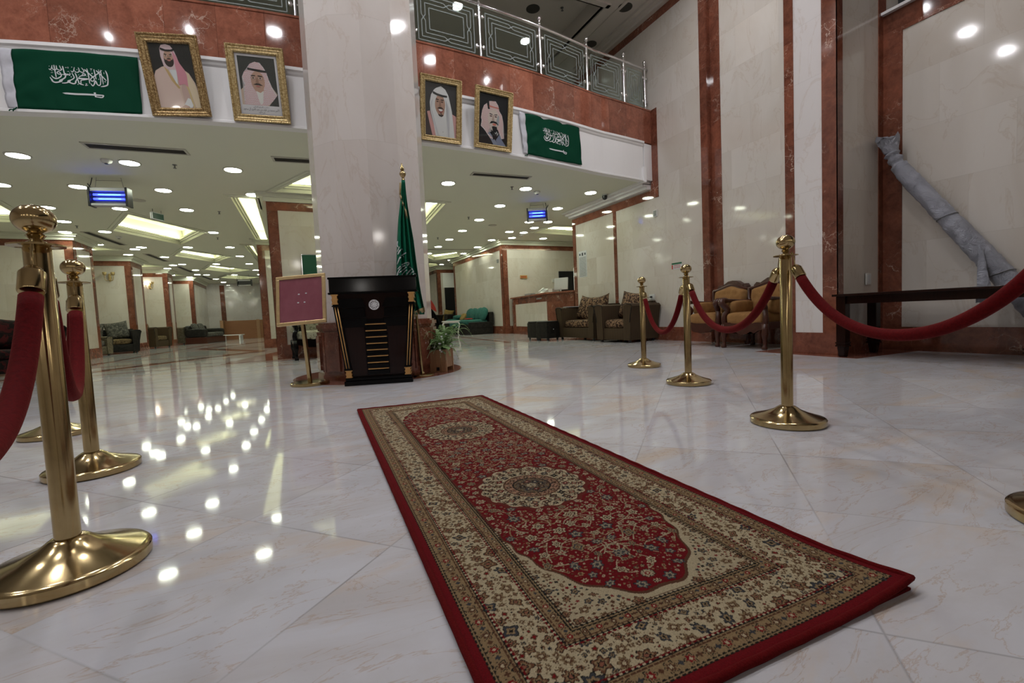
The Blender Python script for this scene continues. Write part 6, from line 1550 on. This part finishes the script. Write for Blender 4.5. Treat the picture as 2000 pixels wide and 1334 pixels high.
# green board with silver rim on the near clad block
p = on_y(610, 518, 9.41); bm = bm_new(); hw, hh = .17, .19
t = thing('notice_board', 'green notice board with silver edge on the clad pillar behind the sign', 'notice board', (p[0], 9.410, p[2]))
box(bm, -hw, hw, -.012, 0, -hh, hh, 0); link_mesh('board', bm, 'board_green', t)
bm = bm_new(); box(bm, -hw-.012, -hw, -.018, 0, -hh-.012, hh+.012); box(bm, hw, hw+.012, -.018, 0, -hh-.012, hh+.012); box(bm, -hw, hw, -.018, 0, hh, hh+.012); box(bm, -hw, hw, -.018, 0, -hh-.012, -hh); link_mesh('rim', bm, 'chrome', t)
# sconces
def sconce(px, Y, lit, label):
    p = on_y(*px, Y); t = thing('wall_sconce', label, 'wall lamp', (p[0], Y-.001, p[2]), 0, 'gilt wall sconces on the left pillars')
    bm = bm_new(); cushion(bm, (0, -.02, -.02), (.09, .04, .26), 2.4, 6); tube(bm, spline([(0, -.03, -.08), (-.08, -.09, -.12), (-.11, -.10, -.02), (-.10, -.1, .04)], 4), .009, 6); tube(bm, spline([(0, -.03, -.08), (.08, -.09, -.12), (.11, -.10, -.02), (.10, -.1, .04)], 4), .009, 6)
    link_mesh('bracket', bm, 'gold', t, smooth=True)
    for s in (-1, 1): bm = bm_new(); lathe(bm, [(.02, .04), (.045, .06), (.055, .13), (.05, .14)], 12, (s*.10, -.1)); link_mesh('shade', bm, 'lamp_sconce' if lit and s < 0 else 'gold', t, smooth=True)
sconce((215, 541), 18.29, False, 'unlit gilt sconce on the second clad pillar from the left')
sconce((293, 558), 21.99, True, 'lit gilt sconce on the third clad pillar from the left')

# ================================================================== CONSOLE TABLE AND WRAPPED ROLL
t = thing('console_table', 'long black console table with turned feet along the right wall', 'table', (5.62, 1.9, .0)); TZ = .672
ya, yb_ = 2.93, .45
bm = bm_new(); box(bm, -.40, .36, yb_-1.9, ya-1.9, TZ-.025, TZ, 0, .006); link_mesh('table_top', bm, 'lacquer', t)
bm = bm_new(); box(bm, -.345, -.315, yb_-1.87, ya-1.95, TZ-.105, TZ-.025); box(bm, .28, .31, yb_-1.87, ya-1.95, TZ-.105, TZ-.025); box(bm, -.33, .3, ya-2.0, ya-1.97, TZ-.105, TZ-.025); link_mesh('apron', bm, 'lacquer', t)
for x in (-.32, .27):
    for y in (ya-1.9-.07, 1.46-1.9, yb_-1.9+.08):
        bm = bm_new(); box(bm, x-.045, x+.045, y-.045, y+.045, .16, TZ-.025, 0, .004)
        for z0, z1, r_ in ((.145, .16, .052), (.128, .145, .046), (.112, .128, .052)): box(bm, x-r_, x+r_, y-r_, y+r_, z0, z1, 0, .003)
        hexa(bm, [(x-.030, y-.030, .0), (x+.030, y-.030, .0), (x+.030, y+.030, .0), (x-.030, y+.030, .0), (x-.042, y-.042, .112), (x+.042, y-.042, .112), (x+.042, y+.042, .112), (x-.042, y+.042, .112)], 0, .006)
        link_mesh('leg', bm, 'lacquer', t)
# wrapped roll leaning along the wall, over the table
ps = [on_x(1741, 300, 6.12), on_x(1764, 334, 6.13), on_x(1815, 388, 6.15), on_x(1862, 437, 6.15), on_x(1915, 492, 6.15), on_x(1965, 545, 6.14), on_x(2030, 612, 6.13), on_x(2080, 660, 6.12)]
t = thing('wrapped_roll', 'long roll wrapped in pale silvery plastic leaning on the wall above the console table', 'roll', ps[4]); o0 = Vector(ps[4])
P = spline([Vector(p)-o0 for p in ps], 12); n = len(P); rb = []; rr2 = random.Random(11)
for i in range(n):
    s = i/(n-1); r_ = .060+.018*min(1, s*6)+.020*min(1, s*1.2)
    if s < .1: r_ = .062+.012*math.sin(i*1.4)
    if abs(s-.40) < .02: r_ *= .93
    rb.append(r_*(1+.04*rr2.uniform(-1, 1)))
bm = bm_new(); tube(bm, P, rb, 22)
for v in bm.verts: v.co += Vector([rr2.uniform(-1, 1) for _ in range(3)])*.0028
link_mesh('roll', bm, 'foil', t, smooth=True)
bm = bm_new(); top = P[0]                                   # crumpled open end
prev = None
for i in range(7):
    z = i*.030; ring = [bm.verts.new(top+Vector(((.066+.005*i)*math.cos(a)+.008*rr2.uniform(-1, 1), (.064+.008*i)*math.sin(a)+.022*z/.1, z+.004+.020*rr2.uniform(-1, 1)*(i > 1)+(.012*math.sin(3*a) if i == 6 else 0)))) for a in [2*math.pi*k/18 for k in range(18)]]
    if prev:
        for k in range(18): bm.faces.new((prev[k], prev[(k+1) % 18], ring[(k+1) % 18], ring[k]))
    prev = ring
o = link_mesh('crumpled_end', bm, 'foil', t); o.modifiers.new('t', 'SOLIDIFY').thickness = .003
for s in (.40, .70):
    i = int(s*(n-1)); c = P[i]; d = (P[i+1]-P[i-1]).normalized(); u = d.cross(Vector((1, 0, 0))).normalized(); v = d.cross(u)
    bm = bm_new(); tube(bm, [c+(u*math.cos(a)+v*math.sin(a))*(rb[i]+.003)+d*.018*math.cos(a) for a in [2*math.pi*k/24 for k in range(24)]], .004, 6, closed=True); link_mesh('tie', bm, 'steel_dark', t, smooth=True)
bm = bm_new(); a = Vector(on_x(1912, 480, 6.02))-o0; b = Vector(on_x(1912, 592, 5.98))-o0       # loose flap hanging down
g_ = []
for j in range(13):
    v = j/12; row = []
    for k in range(7): row.append(bm.verts.new(a.lerp(b, v)+Vector((.006*math.sin(j*.9+k), .0-(.012+.055*v)*(k-1)/3, .01*math.sin(k*2)))))
    g_.append(row)
for p_, q_ in zip(g_, g_[1:]):
    for k in range(6): bm.faces.new((p_[k], p_[k+1], q_[k+1], q_[k]))
o = link_mesh('loose_flap', bm, 'foil', t, smooth=True); o.modifiers.new('t', 'SOLIDIFY').thickness = .003
